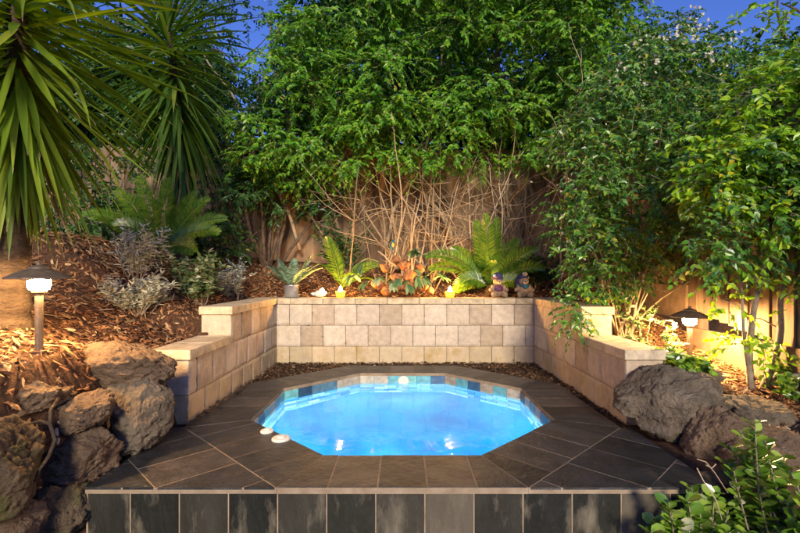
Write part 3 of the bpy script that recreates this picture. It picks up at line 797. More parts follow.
# ================================================================== CYCADS, FERN
def cycad(base, label, specs, n=58, ll=.15, lw=.019, trunk=.07):
    root = thing('cycad', base, label, 'cycad', 'cycads on the bank')
    a = Acc(); zg = float(H(base[0], base[1])); ball(a, (base[0], base[1], base[2]+.02), (trunk, trunk, trunk*1.1), 12, 8); tube(a, [(base[0], base[1], min(zg, base[2])-.05), (base[0], base[1], base[2]+.03)], [trunk*1.05, trunk*.9], 12); obj('trunk', a, M['yuccabark'], root, True)
    lv, st = Acc(), Acc()
    for th, el, L, dr in specs:
        d = (math.cos(th)*math.cos(el), math.sin(th)*math.cos(el), math.sin(el))
        b = np.array(base)+np.array([math.cos(th)*.03, math.sin(th)*.03, trunk])
        sidu = (0, -.85, .55)
        frond(lv, st, b, d, L, dr, n, ll, lw, r=.007, side_up=sidu)
    obj('fronds', lv, M['cycad'], root); obj('leaf_stalks', st, M['cycad'], root, True)
R = math.radians
b = at(490, 292, 5.98)
cycad(b, 'bright green cycad fanning up behind the two bears', [(R(185), R(48), .98, 1.15), (R(172), R(38), .85, 1.0), (R(150), R(80), .9, .2), (R(110), R(86), .98, .12), (R(60), R(76), .98, .25), (R(12), R(52), .85, .8), (R(-5), R(40), .75, 1.0), (R(-150), R(30), .5, 1.2), (R(-165), R(22), .5, 1.3), (R(-40), R(25), .5, 1.1), (R(35), R(60), .85, .6), (R(140), R(55), .8, .7), (R(-100), R(60), .55, 1.2)])
b = at(161, 256, 4.9)
cycad(b, 'cycad on the left bank beneath the dark yucca', [(R(178), R(42), .85, .8), (R(165), R(58), .9, .6), (R(150), R(70), .92, .4), (R(100), R(78), .85, .3), (R(30), R(60), .75, .5), (R(15), R(45), .75, .8), (R(-5), R(35), .68, .9), (R(-20), R(15), .45, .9), (R(200), R(45), .8, .9), (R(60), R(65), .8, .4), (R(-130), R(50), .5, 1.2), (R(-60), R(45), .4, 1.2)], 70, .15, .014)
# lone strap-leaf palm seedling left of centre
b = at(342, 288, 6.15)
root = thing('palm_seedling', b, 'young palm with one broad arching frond left of the amber stones', 'palm')
lv, st = Acc(), Acc()
frond(lv, st, b, (-.22, -.05, 1), .72, .55, 40, .15, .016, rise=.1, r=.008, side_up=(.5, -1, .2))
frond(lv, st, b, (.5, .1, .6), .6, .9, 34, .13, .016, side_up=(0, -.8, .6))
frond(lv, st, b, (.75, -.15, .5), .5, 1.0, 34, .12, .014)
frond(lv, st, b, (-.5, .3, .8), .55, .9, 34, .12, .014)
frond(lv, st, b, (.25, -.3, .45), .42, 1.1, 30, .11, .014)
obj('fronds', lv, M['cycad'], root); obj('leaf_stalks', st, M['cycad'], root, True)

# fern in metal pot
p = at(292.5, 295, 5.66); x, y, z = p[0], 5.62, .76
pot = thing('plant_pot', (x, y, z), 'round silver metal pot holding the pale fern', 'plant pot')
a = Acc(); lathe(a, [(.08, .002), (.088, .01), (.093, .145), (.098, .15), (.098, .156), (.086, .156), (.082, .13)], (x, y, z), 28); obj('pot_body', a, M['zinc'], pot, True)
a = Acc(); lathe(a, [(.079, .128), (.079, .134), (.02, .142)], (x, y, z), 20); obj('soil', a, M['mulch_soil'], pot, True)
fe = thing('fern', (x, y, z+.135), 'pale silvery green fern growing in the metal pot', 'fern')
lv, st = Acc(), Acc()
for th, el, L, dr in ((200,55,.4,.5),(165,48,.42,.6),(140,60,.4,.5),(20,50,.42,.5),(-10,42,.44,.55),(45,58,.4,.4),(90,75,.36,.4),(250,55,.34,.7),(290,60,.34,.7),(320,48,.38,.6),(225,42,.36,.8),(350,62,.46,.35),(180,70,.4,.4)):
    th, el = R(th), R(el); frond(lv, st, (x+.02*math.cos(th), y+.02*math.sin(th), z+.137), (math.cos(th)*math.cos(el), math.sin(th)*math.cos(el), math.sin(el)), L, dr, 22, .085, .028, rise=.12, r=.004)
obj('fronds', lv, M['fern'], fe); obj('leaf_stalks', st, M['fern'], fe)

# ================================================================== CANDLES AND ORNAMENTS
def candle(px, label):
    x = (px-402.5)*5.6/F; y, z = 5.6, .76
    root = thing('tea_light', (x, y, z), label, 'candle', 'tea lights on the wall')
    a = Acc(); lathe(a, [(.045, .002), (.05, .008), (.062, .07), (.064, .078), (.058, .078), (.053, .03)], (x, y, z), 24); obj('glass_cup', a, M['cupglass'], root, True)
    a = Acc(); lathe(a, [(.054, .03), (.0555, .046), (.01, .05)], (x, y, z), 20); obj('wax', a, M['wax'], root, True)
    a = Acc(); lathe(a, [(.003, .055), (.022, .066), (.027, .085), (.018, .112), (.003, .14)], (x, y, z), 14); obj('flame', a, M['flame'], root, True)
candle(340.5, 'burning candle in a green cup, left of the amber stones')
candle(450, 'burning candle in a green cup, right of the amber stones')

# white bird-like ceramic
x, y, z = (320-402.5)*5.6/F, 5.6, .76
a = Acc(); ball(a, (0, 0, .045), (.075, .05, .045), 16, 10); ball(a, (.02, 0, .085), (.036, .034, .036), 14, 9)
for sx, h in ((-.075, .05), (-.06, .035)):
    ball(a, (sx, 0, h), (.045, .018, .014), 10, 6)
ball(a, (.055, -.005, .06), (.035, .03, .022), 10, 7); ball(a, (.03, 0, .115), (.012, .012, .014), 8, 6)
o = obj('ceramic_bird', a, M['white_stone'], None, True); o.location = (x, y, z)
md = o.modifiers.new('fuse', 'REMESH'); md.mode = 'VOXEL'; md.voxel_size = .006; md.use_smooth_shade = True
tag(o, 'small white ceramic bird ornament between the fern pot and left candle', 'ornament')

# amber stones with staghorn fern, driftwood, bird
cs = at(395, 297, 5.6); cs[2] = .76
stones = []
st_root = thing('amber_stone_pile', (cs[0], 5.62, .76), 'pile of orange amber stones between the two candles', 'stone pile')
def stone(px, py, rpx, d, sd):
    c = at(px, py, d); r = rpx*d/F
    bm = bmesh.new(); bmesh.ops.create_icosphere(bm, subdivisions=3, radius=1)
    r_ = np.random.default_rng(sd); Pn = nrm(r_.normal(0, 1, (9, 3)))
    for v in bm.verts:
        u = np.array(v.co[:]); dd = Pn@u; q = min([.68/k for k in dd if k > .1]+[1.15])
        w = u*q*(1+fbm(u, 2.2, 3, sd)*.14)*np.array([r*1.1, r*.9, r]); v.co = w+c
    me = bpy.data.meshes.new('stone'); bm.to_mesh(me); bm.free(); me.polygons.foreach_set('use_smooth', [True]*len(me.polygons))
    return me
for i, (px, py, r, d) in enumerate(((385, 268, 9, 5.78), (396, 277, 9, 5.72), (404, 266, 8, 5.8), (408, 275, 8, 5.74), (398, 287, 9, 5.7), (386, 290, 8, 5.66), (378, 284, 8, 5.74), (410, 288, 9, 5.7), (424, 287, 9, 5.64), (420, 268, 7, 5.84), (431, 291, 6, 5.66), (396, 260, 7, 5.88))):
    obj('stone', stone(px, py, r*(.55+.08*(i % 4)), d, i+3), M['amber'], st_root)
sf = thing('staghorn_fern', (cs[0], 5.6, .78), 'staghorn fern with drooping forked leaves sprawling over the amber stones', 'staghorn fern')
lv = Acc()
def fork(base, d, L, W, dr):
    sword(lv, base, d, L*.62, W, dr, 6, fold=.15)
    t = np.array(base)+nrm(np.array(d)+[0, 0, -dr*.28])*L*.42
    for s in (-1, 0, 1):
        dd = nrm(np.array(d)+[0, 0, -dr*.7])+np.array([s*.45, -.1, 0]); sword(lv, t, dd, L*.55, W*.62, dr*.8, 6, fold=.15)
for px, py, d_, dx, dz, L in ((378, 262, 5.6, -.9, .1, .3), (370, 258, 5.62, -.7, -.5, .24), (366, 276, 5.55, -.8, .1, .26), (384, 282, 5.5, -.3, .3, .2), (391, 286, 5.48, .1, .2, .2), (412, 258, 5.6, .2, .7, .2), (414, 270, 5.55, .2, -.3, .24), (428, 276, 5.6, .7, .3, .24), (418, 280, 5.5, .4, .2, .2), (404, 285, 5.48, .2, .1, .22), (376, 284, 5.5, -.7, .2, .22), (398, 284, 5.46, 0, .3, .18), (434, 280, 5.62, .8, .4, .2), (360, 282, 5.58, -.5, .5, .24), (408, 256, 5.7, .5, .4, .2)):
    fork(at(px, py, d_-.03), (dx, -.45, dz+.3), L*1.35, .085, 1.2)
obj('leaves', lv, M['stag'], sf, True)
a = Acc(); tube(a, [at(378, 251, 5.66), at(385, 256, 5.66), at(390, 262, 5.68), at(398, 268, 5.72)], [.007, .012, .014, .02], 7); tube(a, [at(388, 260, 5.67), at(391, 250, 5.66), at(392, 248, 5.66)], [.01, .008, .006], 6)
o = obj('driftwood', a, M['stem'], None, True); tag(o, 'forked piece of driftwood rising from the amber stones', 'driftwood')
bp = at(392.5, 249, 5.66)
bd = thing('bird_ornament', bp, 'tiny dark blue bird ornament perched on the driftwood', 'ornament')
a = Acc(); ball(a, bp+[0, 0, .045], (.03, .03, .052), 14, 9); ball(a, bp+[.008, -.01, .095], (.022, .022, .024), 12, 8); ball(a, bp+[-.012, .01, .005], (.012, .012, .05), 8, 6)
obj('body', a, M['bird_blue'], bd, True)
a = Acc(); ball(a, bp+[.008, -.024, .05], (.019, .012, .03), 10, 7); lathe(a, [(.006, 0), (.0005, .028)], bp+[.03, -.015, .088], 8); obj('breast', a, M['bird_yellow'], bd, True)

def bear(px, label, hat_mat, scarf_mat, kind):
    x = (px-402.5)*5.58/F; y, z = 5.58, .7605
    root = thing('bear_figurine', (x, y, z), label, 'bear figurine', 'resin bears on the wall')
    a = Acc(); P0 = np.array([x, y, z])
    def e(c, r, k=14, m=9): ball(a, P0+np.array(c), r, k, m)
    e((0, .005, .095), (.07, .062, .09)); e((0, -.005, .2), (.064, .058, .056)); e((0, -.052, .186), (.032, .028, .026))
    for s in (-1, 1):
        e((s*.055, .006, .246), (.021, .014, .021), 10, 7)
        e((s*.07, -.02, .115), (.028, .03, .05)); e((s*.098, -.04, .098), (.025, .025, .027)); 
        e((s*.058, -.05, .035), (.035, .055, .034)); e((s*.072, -.09, .04), (.03, .022, .038))
    o = obj('body', a, M['bear'], root, True); md = o.modifiers.new('fuse', 'REMESH'); md.mode = 'VOXEL'; md.voxel_size = .0045; md.use_smooth_shade = True
    a = Acc(); ball(a, P0+[0, -.074, .182], (.022, .014, .018)); o = obj('muzzle', a, M['muzzle'], root, True)
    a = Acc(); ball(a, P0+[0, -.083, .193], (.0095, .007, .007))
    for s in (-1, 1): ball(a, P0+[s*.022, -.056, .213], (.0065, .005, .0075), 8, 6)
    obj('eyes_and_nose', a, M['blackgloss'], root, True)
    a = Acc()
    if kind == 0:
        lathe(a, [(.066, .225), (.07, .228), (.071, .24), (.066, .248), (.064, .275), (.05, .3), (.02, .31)], P0+[-.006, .0, 0], 20)
        hat = obj('hat', a, hat_mat, root, True)
        a = Acc(); ball(a, P0+[-.05, -.045, .27], (.018, .012, .018)); obj('hat_patch', a, M['patch_blue'], hat, True)
        a = Acc(); ball(a, P0+[-.034, -.058, .25], (.016, .01, .012)); obj('hat_patch', a, M['patch_red'], hat, True)
        a = Acc(); ball(a, P0+[0, -.02, .112], (.062, .052, .05), 16, 10); obj('jumper', a, scarf_mat, root, True)
    else:
        t = np.linspace(0, 1, 8)
        ball(a, P0+[-.012, .012, .25], (.07, .056, .045), 16, 10); tube(a, np.stack([x-.05-.035*t, y+.01+0*t, z+.25-.12*t], 1), .03*np.sin(t*PI*.9+.3)+.006, 10)
        hat = obj('hat', a, hat_mat, root, True)
        a = Acc()
        for k in range(5):
            th = k*2*PI/5; ball(a, P0+[.01+.022*math.cos(th), -.03, .29+.016*math.sin(th)], (.014, .009, .012), 8, 6)
        obj('hat_flower', a, M['muzzle'], hat, True)
        a = Acc(); tube(a, [P0+[.06*math.cos(q), -.004+.056*math.sin(q), .147] for q in np.linspace(0, 2*PI, 19)], .015, 8); ball(a, P0+[.012, -.062, .13], (.03, .012, .022), 10, 7)
        obj('scarf', a, scarf_mat, root, True)
bear(498, 'sitting resin bear in a dark cap and purple jumper, left of the pair', M['navy'], M['purple'], 0)
bear(523.5, 'sitting resin bear in a drooping navy hat with flower, nearer the wall corner', M['navy'], M['bird_blue'], 1)

# ================================================================== SHRUBS AND TREES
def branch(a, p0, d, L, r0, r1, wob=.12, segs=6, up=.15, k=5, R_=rng):
    pts = [np.asarray(p0, float)]; cur = nrm(np.asarray(d, float))
    for i in range(segs):
        cur = nrm(cur+R_.normal(0, wob, 3)+np.array([0, 0, up/segs])); pts.append(pts[-1]+cur*L/segs)
    tube(a, pts, np.linspace(r0, r1, segs+1), k); return np.array(pts)

def boughs(acc, tw, C, Rx, nspray, sl, n, ll, lw, flat=.45, droop=.35, outb=.4, upb=.6, kind='point', back=.35, R_=rng, jit=.3):
    """leafy boughs: C centres (N,3), Rx radii (N,)"""
    N = len(C); S = N*nspray
    cc = np.repeat(C, nspray, 0); rr = np.repeat(Rx, nspray)
    u = nrm(R_.normal(0, 1, (S, 3))); u[:, 1] -= .35; u = nrm(u)
    rad = R_.uniform(.25, 1, S)**.6
    p = cc+u*np.stack([rr, rr*.8, rr*flat], 1)*rad[:, None]
    d = u.copy(); d[:, 2] = d[:, 2]*.5-.1; d += R_.normal(0, .3, (S, 3))
    sprays(acc, tw, p, d, sl*R_.uniform(.7, 1.2, S), n, ll, lw, droop, upb, outb, kind, jit)

def pick(n, fn, mind, R_=rng, tries=4000):
    out = []
    for _ in range(tries):
        if len(out) >= n: break
        p = fn()
        if p is None: continue
        if all(((p-q)**2*np.array([1, .5, 1.6])).sum() > mind*mind for q in out): out.append(p)
    return np.array(out)

# --- central multi-stemmed shrub tree: fan of pale stems, bright canopy
r1 = np.random.default_rng(21)
b = np.array([.45, 6.65, float(H(.45, 6.65))])
ct = thing('canopy_tree', b, 'multi-stemmed tree with bright green canopy and bare pale stems in the centre', 'tree')
a = Acc()
for px, n_ in ((410, 10), (432, 14), (468, 9), (500, 10), (530, 8), (385, 5), (350, 3), (558, 4)):
    for k in range(n_):
        d0 = r1.uniform(6.25, 6.85); p0 = at(px+r1.normal(0, 5), 285, d0); p0[2] = float(H(p0[0], p0[1]))-.03
        dx = r1.normal(0, .5)+(px-450)*.001
        pts = branch(a, p0, (dx, r1.normal(-.05, .15), 1), r1.uniform(1.3, 2.8), r1.uniform(.009, .021), .004, .085, 10, .3, 6, r1)
        for j in range(r1.integers(1, 4)):
            q = pts[r1.integers(2, 7)]; branch(a, q, (r1.normal(0, 1), r1.normal(-.1, .4), r1.uniform(-.1, 1)), r1.uniform(.4, 1.1), .006, .002, .15, 5, .1, 4, r1)
for k in range(110):                                      # tangle of bare twigs
    p0 = at(r1.uniform(310, 560), r1.uniform(165, 240), r1.uniform(6.1, 6.8)); s = r1.choice([-1, 1])
    branch(a, p0, (s*r1.uniform(.3, 1), r1.normal(0, .25), r1.uniform(-.6, .9)), r1.uniform(.4, 1.1), r1.uniform(.0025, .006), .0012, .11, 8, .1, 4, r1)
for px in (300, 345, 385, 455, 520, 575):                # larger limbs up into the crown
    p0 = at(px, 250, 7.0); branch(a, p0, (r1.normal(0, .2), .02, 1), 3.6, .03, .012, .13, 12, .2, 7, r1)
obj('stems', a, M['stem'], ct, True)
def fc():
    px, py = r1.uniform(245, 640), r1.uniform(-70, 185)
    lim = np.interp(px, [245, 300, 380, 440, 520, 560, 640], [208, 190, 162, 168, 162, 158, 118])
    top = np.interp(px, [245, 275, 300], [120, 40, -80])
    if py > lim or py < top: return None
    d = 6.2+r1.uniform(-.25, .9)-np.interp(py, [-70, 150], [.8, 0]); return at(px, py, d)
C = pick(195, fc, .26, r1)
lv, tw = Acc(), Acc()
boughs(lv, tw, C, r1.uniform(.28, .5, len(C)), 38, .19, 12, .06, .03, .38, .45, outb=.7, R_=r1)
obj('crown', lv, M['maple'], ct); obj('twigs', tw, M['stem'], ct)

# --- left-hand darker shrub spilling over the fence
r2 = np.random.default_rng(31)
b = np.array([-2.0, 6.9, float(H(-2.0, 6.9))])
t2 = thing('dark_shrub', b, 'dark leafy shrub hanging over the fence right of the yuccas', 'shrub')
a = Acc()
for k in range(9):
    branch(a, b+[r2.normal(0, .1), 0, 0], (r2.normal(0, .35), .02, 1), r2.uniform(2, 3.6), .03, .008, .12, 8, .1, 6, r2)
for k in range(12): branch(a, at(r2.uniform(205, 300), r2.uniform(20, 130), 7), (r2.normal(0, .8), r2.normal(0, .3), r2.normal(.1, .6)), r2.uniform(.5, 1.1), .011, .004, .12, 6, 0, 5, r2)
obj('trunk', a, M['wood_dark'], t2, True)
C = pick(44, lambda: (lambda px, py: at(px, py, r2.uniform(6.5, 7.1)) if (py < 60 and r2.random() < .3) or (85 < py < np.interp(px, [190, 230, 300, 340], [120, 200, 215, 235])) else None)(r2.uniform(205, 335), r2.uniform(-10, 235)), .22, r2)
lv, tw = Acc(), Acc(); boughs(lv, tw, C, r2.uniform(.2, .34, len(C)), 24, .17, 9, .07, .034, .5, .4, R_=r2)
obj('crown', lv, M['dark'], t2); obj('twigs', tw, M['wood_dark'], t2)

# --- right flowering bush
r3 = np.random.default_rng(41)
b = at(622, 336, 4.55); b[2] = float(H(b[0], b[1]))
t3 = thing('flowering_bush', b, 'large dark green bush with small white flowers leaning over the right wall', 'bush')
a = Acc()
for k in range(46):
    p0 = b+[r3.normal(0, .06), r3.normal(0, .06), -.02]; tx = at(r3.uniform(560, 700), r3.uniform(60, 250), r3.uniform(4.4, 5.2))
    d = nrm(tx-p0)+np.array([0, 0, .35]); branch(a, p0, d, np.linalg.norm(tx-p0)*.9, r3.uniform(.006, .014), .003, .08, 8, -.3, 5, r3)
for k in range(60): branch(a, at(r3.uniform(560, 720), r3.uniform(60, 290), r3.uniform(4.2, 4.8)), (r3.normal(0, 1), r3.normal(0, .4), r3.normal(0, .8)), r3.uniform(.25, .6), .004, .002, .15, 5, 0, 4, r3)
obj('stems', a, M['stem'], t3, True)
def fb():
    px, py = r3.uniform(562, 790), r3.uniform(5, 315)
    lo = np.interp(px, [560, 580, 600, 640, 680, 735], [230, 285, 300, 272, 258, 245]); hi = np.interp(px, [540, 575, 620, 660, 695, 720, 735], [165, 120, 60, 20, 18, 45, 40])
    if py > lo or py < hi: return None
    return at(px, py, r3.uniform(4.15, 5.2)-.25*math.sin((py-60)/260*PI))
C = pick(200, fb, .165, r3, 9000)
lv, tw = Acc(), Acc(); boughs(lv, tw, C, r3.uniform(.15, .27, len(C)), 22, .13, 9, .046, .026, .8, .35, outb=.55, R_=r3, jit=.45)
for px, py, d_ in ((570, 310, 4.05), (562, 300, 4.1), (578, 315, 4.0), (585, 305, 4.1), (574, 322, 3.98)):
    boughs(lv, tw, at(px, py, d_)[None], np.array([.12]), 10, .12, 8, .045, .025, .9, .5, R_=r3)
obj('crown', lv, M['teal'], t3); obj('twigs', tw, M['stem'], t3)
fl = Acc()
def flowers(acc, P_, r, R_):
    n = len(P_); ax = nrm(np.array([0, -1, .35])+R_.normal(0, .5, (n, 3)))
    s = nrm(np.cross(ax, [0, 0, 1.])); u = np.cross(s, ax)
    for k in range(5):
        th = k*2*PI/5+R_.uniform(0, .3); d = s*math.cos(th)+u*math.sin(th)+ax*.25
        leaves(acc, P_, d, ax, r*R_.uniform(.8, 1.2, n), r*.75, .1, .1, 'point')
P_ = []
for px, py, n_, s in ((690, 22, 10, 14), (700, 35, 16, 12), (672, 40, 9, 12), (640, 45, 10, 10), (655, 60, 10, 10), (620, 70, 7, 8), (690, 50, 12, 10), (648, 80, 8, 9), (610, 92, 7, 8), (615, 102, 6, 8), (730, 35, 10, 12), (712, 55, 8, 8), (655, 140, 6, 6), (666, 230, 12, 14), (690, 240, 8, 12), (640, 200, 10, 25), (600, 150, 10, 25), (580, 230, 10, 25), (560, 180, 8, 15), (640, 280, 6, 10), (670, 180, 6, 20), (700, 20, 14, 16), (680, 30, 14, 14), (640, 62, 8, 14), (665, 50, 8, 14), (720, 60, 10, 20), (740, 80, 6, 15), (620, 120, 8, 25), (590, 190, 8, 25), (610, 250, 8, 30)):
    for _ in range(n_): P_.append(at(px+r3.normal(0, s*.6), py+r3.normal(0, s*.5), r3.uniform(4.0, 4.4)))
flowers(fl, np.array(P_), .0165, r3)
obj('flowers', fl, M['petal'], t3)

# --- right small tree with lime leaves
r4 = np.random.default_rng(51)
b = at(758, 384, 3.3); b[2] = float(H(b[0], b[1]))-.02
t4 = thing('lime_leaf_tree', b, 'small tree with grey twisting trunks and lime green leaves at the right edge', 'tree')
a = Acc()
for path, r in (([(752, 390), (748, 360), (752, 320), (757, 290), (768, 255), (762, 215), (740, 180)], .026), ([(752, 392), (748, 370), (744, 340), (742, 300), (740, 262), (728, 225)], .014),
                ([(762, 392), (775, 360), (782, 330), (778, 300), (790, 268), (806, 240), (815, 200)], .028), ([(764, 392), (785, 365), (796, 335), (812, 312), (830, 290)], .016),
                ([(757, 290), (772, 262), (790, 248), (800, 225), (795, 180), (780, 130)], .014), ([(768, 255), (735, 262), (712, 268)], .006), ([(782, 330), (760, 318), (744, 320)], .006), ([(752, 325), (738, 305), (722, 300)], .005)):
    pts = np.array([at(px, py, 3.25+.05*math.sin(i*1.7)) for i, (px, py) in enumerate(path)])
    t = np.linspace(0, 1, len(pts)); tt = np.linspace(0, 1, 22)
    pp = np.stack([np.interp(tt, t, pts[:, k]) for k in range(3)], 1)
    for _ in range(3): pp[1:-1] = (pp[:-2]+2*pp[1:-1]+pp[2:])/4
    tube(a, pp, np.linspace(r, r*.4, 22), 8)
for k in range(34): branch(a, at(r4.uniform(700, 800), r4.uniform(80, 250), r4.uniform(3.1, 3.6)), (r4.normal(0, 1), r4.normal(0, .4), r4.normal(.1, .6)), r4.uniform(.25, .6), .004, .0015, .12, 5, 0, 4, r4)
obj('trunk', a, M['stem_grey'], t4, True)
def fl_():
    px, py = r4.uniform(690, 850), r4.uniform(0, 235); hi = np.interp(px, [690, 720, 760, 800, 850], [150, 112, 88, 50, 30]); lo = np.interp(px, [690, 740, 800, 850], [185, 215, 240, 260])
    return at(px, py, r4.uniform(2.95, 3.7)) if hi < py < lo else None
C = pick(80, fl_, .12, r4)
lv, tw = Acc(), Acc(); boughs(lv, tw, C, r4.uniform(.12, .22, len(C)), 14, .17, 9, .06, .034, .6, .3, outb=.45, R_=r4)
C = np.array([at(px, py, r4.uniform(3.1, 3.3)) for px, py in ((745, 20), (765, 12), (790, 15), (720, 275), (735, 262), (760, 275), (780, 285), (795, 280), (745, 330), (765, 345), (735, 345), (760, 352), (725, 305), (795, 310))])
boughs(lv, tw, C, np.full(len(C), .1), 6, .13, 7, .05, .028, .7, .35, R_=r4)
obj('crown', lv, M['lime'], t4)
def fd():
    px, py = r4.uniform(690, 830), r4.uniform(150, 268); return at(px, py, r4.uniform(2.9, 3.4))
Cd = pick(40, fd, .13, r4); lv = Acc(); boughs(lv, tw, Cd, r4.uniform(.12, .2, len(Cd)), 13, .15, 8, .045, .028, .7, .35, outb=.5, R_=r4)
obj('lower_crown', lv, M['teal'], t4); obj('twigs', tw, M['stem_grey'], t4)

# --- background trees beyond the fences
def back_tree(x, y, zc, R0, h, label, n, sd, m='dark', ll=.13, tr=.12):
    r_ = np.random.default_rng(sd); zb = float(H(x, y))
    root = thing('background_tree', (x, y, zb), label, 'tree', 'trees beyond the fence')
    a = Acc(); pts = branch(a, (x, y, zb-.1), (r_.normal(0, .06), 0, 1), zc+h-zb, tr, tr*.35, .04, 10, .2, 9, r_)
    for k in range(12):
        q = pts[r_.integers(4, 10)]; branch(a, q, (r_.normal(0, 1), r_.normal(-.2, .7), r_.uniform(.1, .8)), R0*r_.uniform(.6, 1), tr*.3, .008, .12, 6, .1, 5, r_)
    obj('trunk', a, M['wood_dark'], root, True)
    u = r_.normal(0, 1, (n, 3)); u = nrm(u)*r_.uniform(.2, 1, (n, 1))**.5
    C = np.array([x, y, zc])+u*np.array([R0, R0*.8, h])
    lv = Acc(); boughs(lv, None, C, r_.uniform(.3, .6, n)*R0/1.6, 22, .3, 8, ll, ll*.45, .5, .4, R_=r_)
    obj('crown', lv, M[m], root)
back_tree(-7.2, 9.6, 4.6, 2.0, 2.6, 'dark tree beyond the fence at far left behind the large yucca', 120, 61)
back_tree(-5.0, 10.2, 5.0, 1.3, 2.2, 'thin dark tree behind the darker yucca, its trunk showing at the top', 46, 62, tr=.2)
back_tree(-2.6, 10.8, 4.3, 1.2, 1.8, 'loose dark tree against the blue dusk sky left of the canopy', 34, 63)
back_tree(-.6, 9.4, 5.2, 2.0, 3.0, 'dense dark tree behind the left of the bright canopy', 170, 64, ll=.15)
back_tree(2.2, 9.6, 5.2, 2.2, 3.0, 'dense dark tree behind the right of the bright canopy', 190, 65, ll=.15)
back_tree(4.9, 9.0, 3.6, 1.8, 1.6, 'dark tree beyond the corner of the two fences', 110, 66)
back_tree(5.2, 5.6, 2.9, 1.5, 1.15, 'dark bushy tree beyond the right fence', 60, 67)
back_tree(-4.3, 8.6, 4.2, 1.4, 1.5, 'dark dense tree beyond the fence just behind the darker yucca', 60, 69)
back_tree(-6.0, 8.4, 3.4, 1.6, 1.6, 'dark bushy tree over the fence behind the hanging yucca leaves', 90, 70)
back_tree(-4.6, 8.3, 3.2, 1.1, 1.0, 'low dark tree peeking over the fence between the yuccas', 30, 68, ll=.1)

# ================================================================== LOW PLANTS
def stemmy(name, base, label, cat, m, n, h, spread, ll, lw, seed, nl=16, smat='stem_grey', kind='slim', group=None):
    r_ = np.random.default_rng(seed); base = np.array(base, float); base[2] = float(H(base[0], base[1]))
    root = thing(name, base, label, cat, group)
    a, lv = Acc(), Acc()
    for k in range(n):
        th = r_.uniform(0, 2*PI); d = (math.cos(th)*spread*r_.uniform(.2, 1), math.sin(th)*spread*r_.uniform(.2, 1), 1)
        pts = branch(a, base+np.array([math.cos(th), math.sin(th), 0])*r_.uniform(0, .12), d, h*r_.uniform(.6, 1.1), .005, .002, .12, 6, .1, 4, r_)
        tt = r_.uniform(.2, 1, nl); P_ = np.stack([np.interp(tt, np.linspace(0, 1, 7), pts[:, q]) for q in range(3)], 1)
        D = r_.normal(0, 1, (nl, 3)); D[:, 2] = abs(D[:, 2])*.6+.1
        leaves(lv, P_, D, np.array([0, -.3, 1])+r_.normal(0, .4, (nl, 3)), ll*r_.uniform(.7, 1.2, nl), lw, .2, .15, kind)
        for q in range(3):
            d2 = r_.normal(0, .5, 3)+np.array([0, 0, .8]); p2 = pts[r_.integers(2, 6)]; pt2 = branch(a, p2, d2, h*.35, .003, .0015, .1, 4, 0, 3, r_)
            P_ = np.repeat(pt2[1:], 3, 0); D = r_.normal(0, 1, (len(P_), 3)); D[:, 2] = abs(D[:, 2])*.6+.1
            leaves(lv, P_, D, np.array([0, -.3, 1])+r_.normal(0, .4, (len(P_), 3)), ll*r_.uniform(.6, 1.1, len(P_)), lw, .2, .15, kind)
    obj('stems', a, M[smat], root); obj('leaves', lv, M[m], root); return root
stemmy('silver_shrub', (-2.35, 4.0, 0), 'low silver-leaved shrub on the mulch left of the stepped wall', 'shrub', 'silver', 34, .36, 1.15, .06, .019, 71, 34)
stemmy('silver_shrub', (-2.5, 4.25, 0), 'taller silver shrub behind the low one, below the cycad', 'shrub', 'silver', 16, .5, .55, .062, .018, 72, 30)
stemmy('variegated_shrub', (-2.08, 4.65, 0), 'pale green leafy shrub at the back of the upper left wall step', 'shrub', 'varie', 22, .48, .7, .065, .034, 73, 26, kind='point')
stemmy('silver_shrub', (-2.05, 5.5, 0), 'small grey shrub left of the back wall corner', 'shrub', 'silver', 14, .45, .5, .06, .017, 74, 26)
stemmy('garden_sprig', (2.2, 4.0, 0), 'upright leafy sprig just left of the right garden lamp', 'plant', 'varie', 5, .42, .35, .06, .03, 75, kind='point')
stemmy('leafy_weed', (2.05, 3.3, 0), 'round-leaved plant between the right boulders and the lime tree', 'plant', 'jade', 9, .3, .9, .07, .05, 76, 8, kind='round')
stemmy('leafy_weed', (2.62, 3.15, 0), 'low leafy plant at the foot of the right fence', 'plant', 'jade', 5, .2, .9, .06, .035, 77, 8, kind='round')
stemmy('dark_groundcover', (-2.9, 6.1, 0), 'dark leafy plant in the shade below the fence at left', 'plant', 'dark', 22, .5, .8, .09, .035, 78, kind='point')
stemmy('dark_groundcover', (1.9, 6.35, 0), 'dark leafy plant on the bank right of the bears', 'plant', 'dark', 14, .5, .7, .08, .035, 79, kind='point')
stemmy('dark_groundcover', (-3.6, 5.6, 0), 'dark leafy plant between the yuccas on the left bank', 'plant', 'dark', 22, .7, .8, .1, .04, 80, kind='point')
stemmy('dark_groundcover', (-.9, 6.6, 0), 'dark fine plant against the fence behind the young palm', 'plant', 'dark', 16, .8, .4, .08, .035, 81, kind='point')

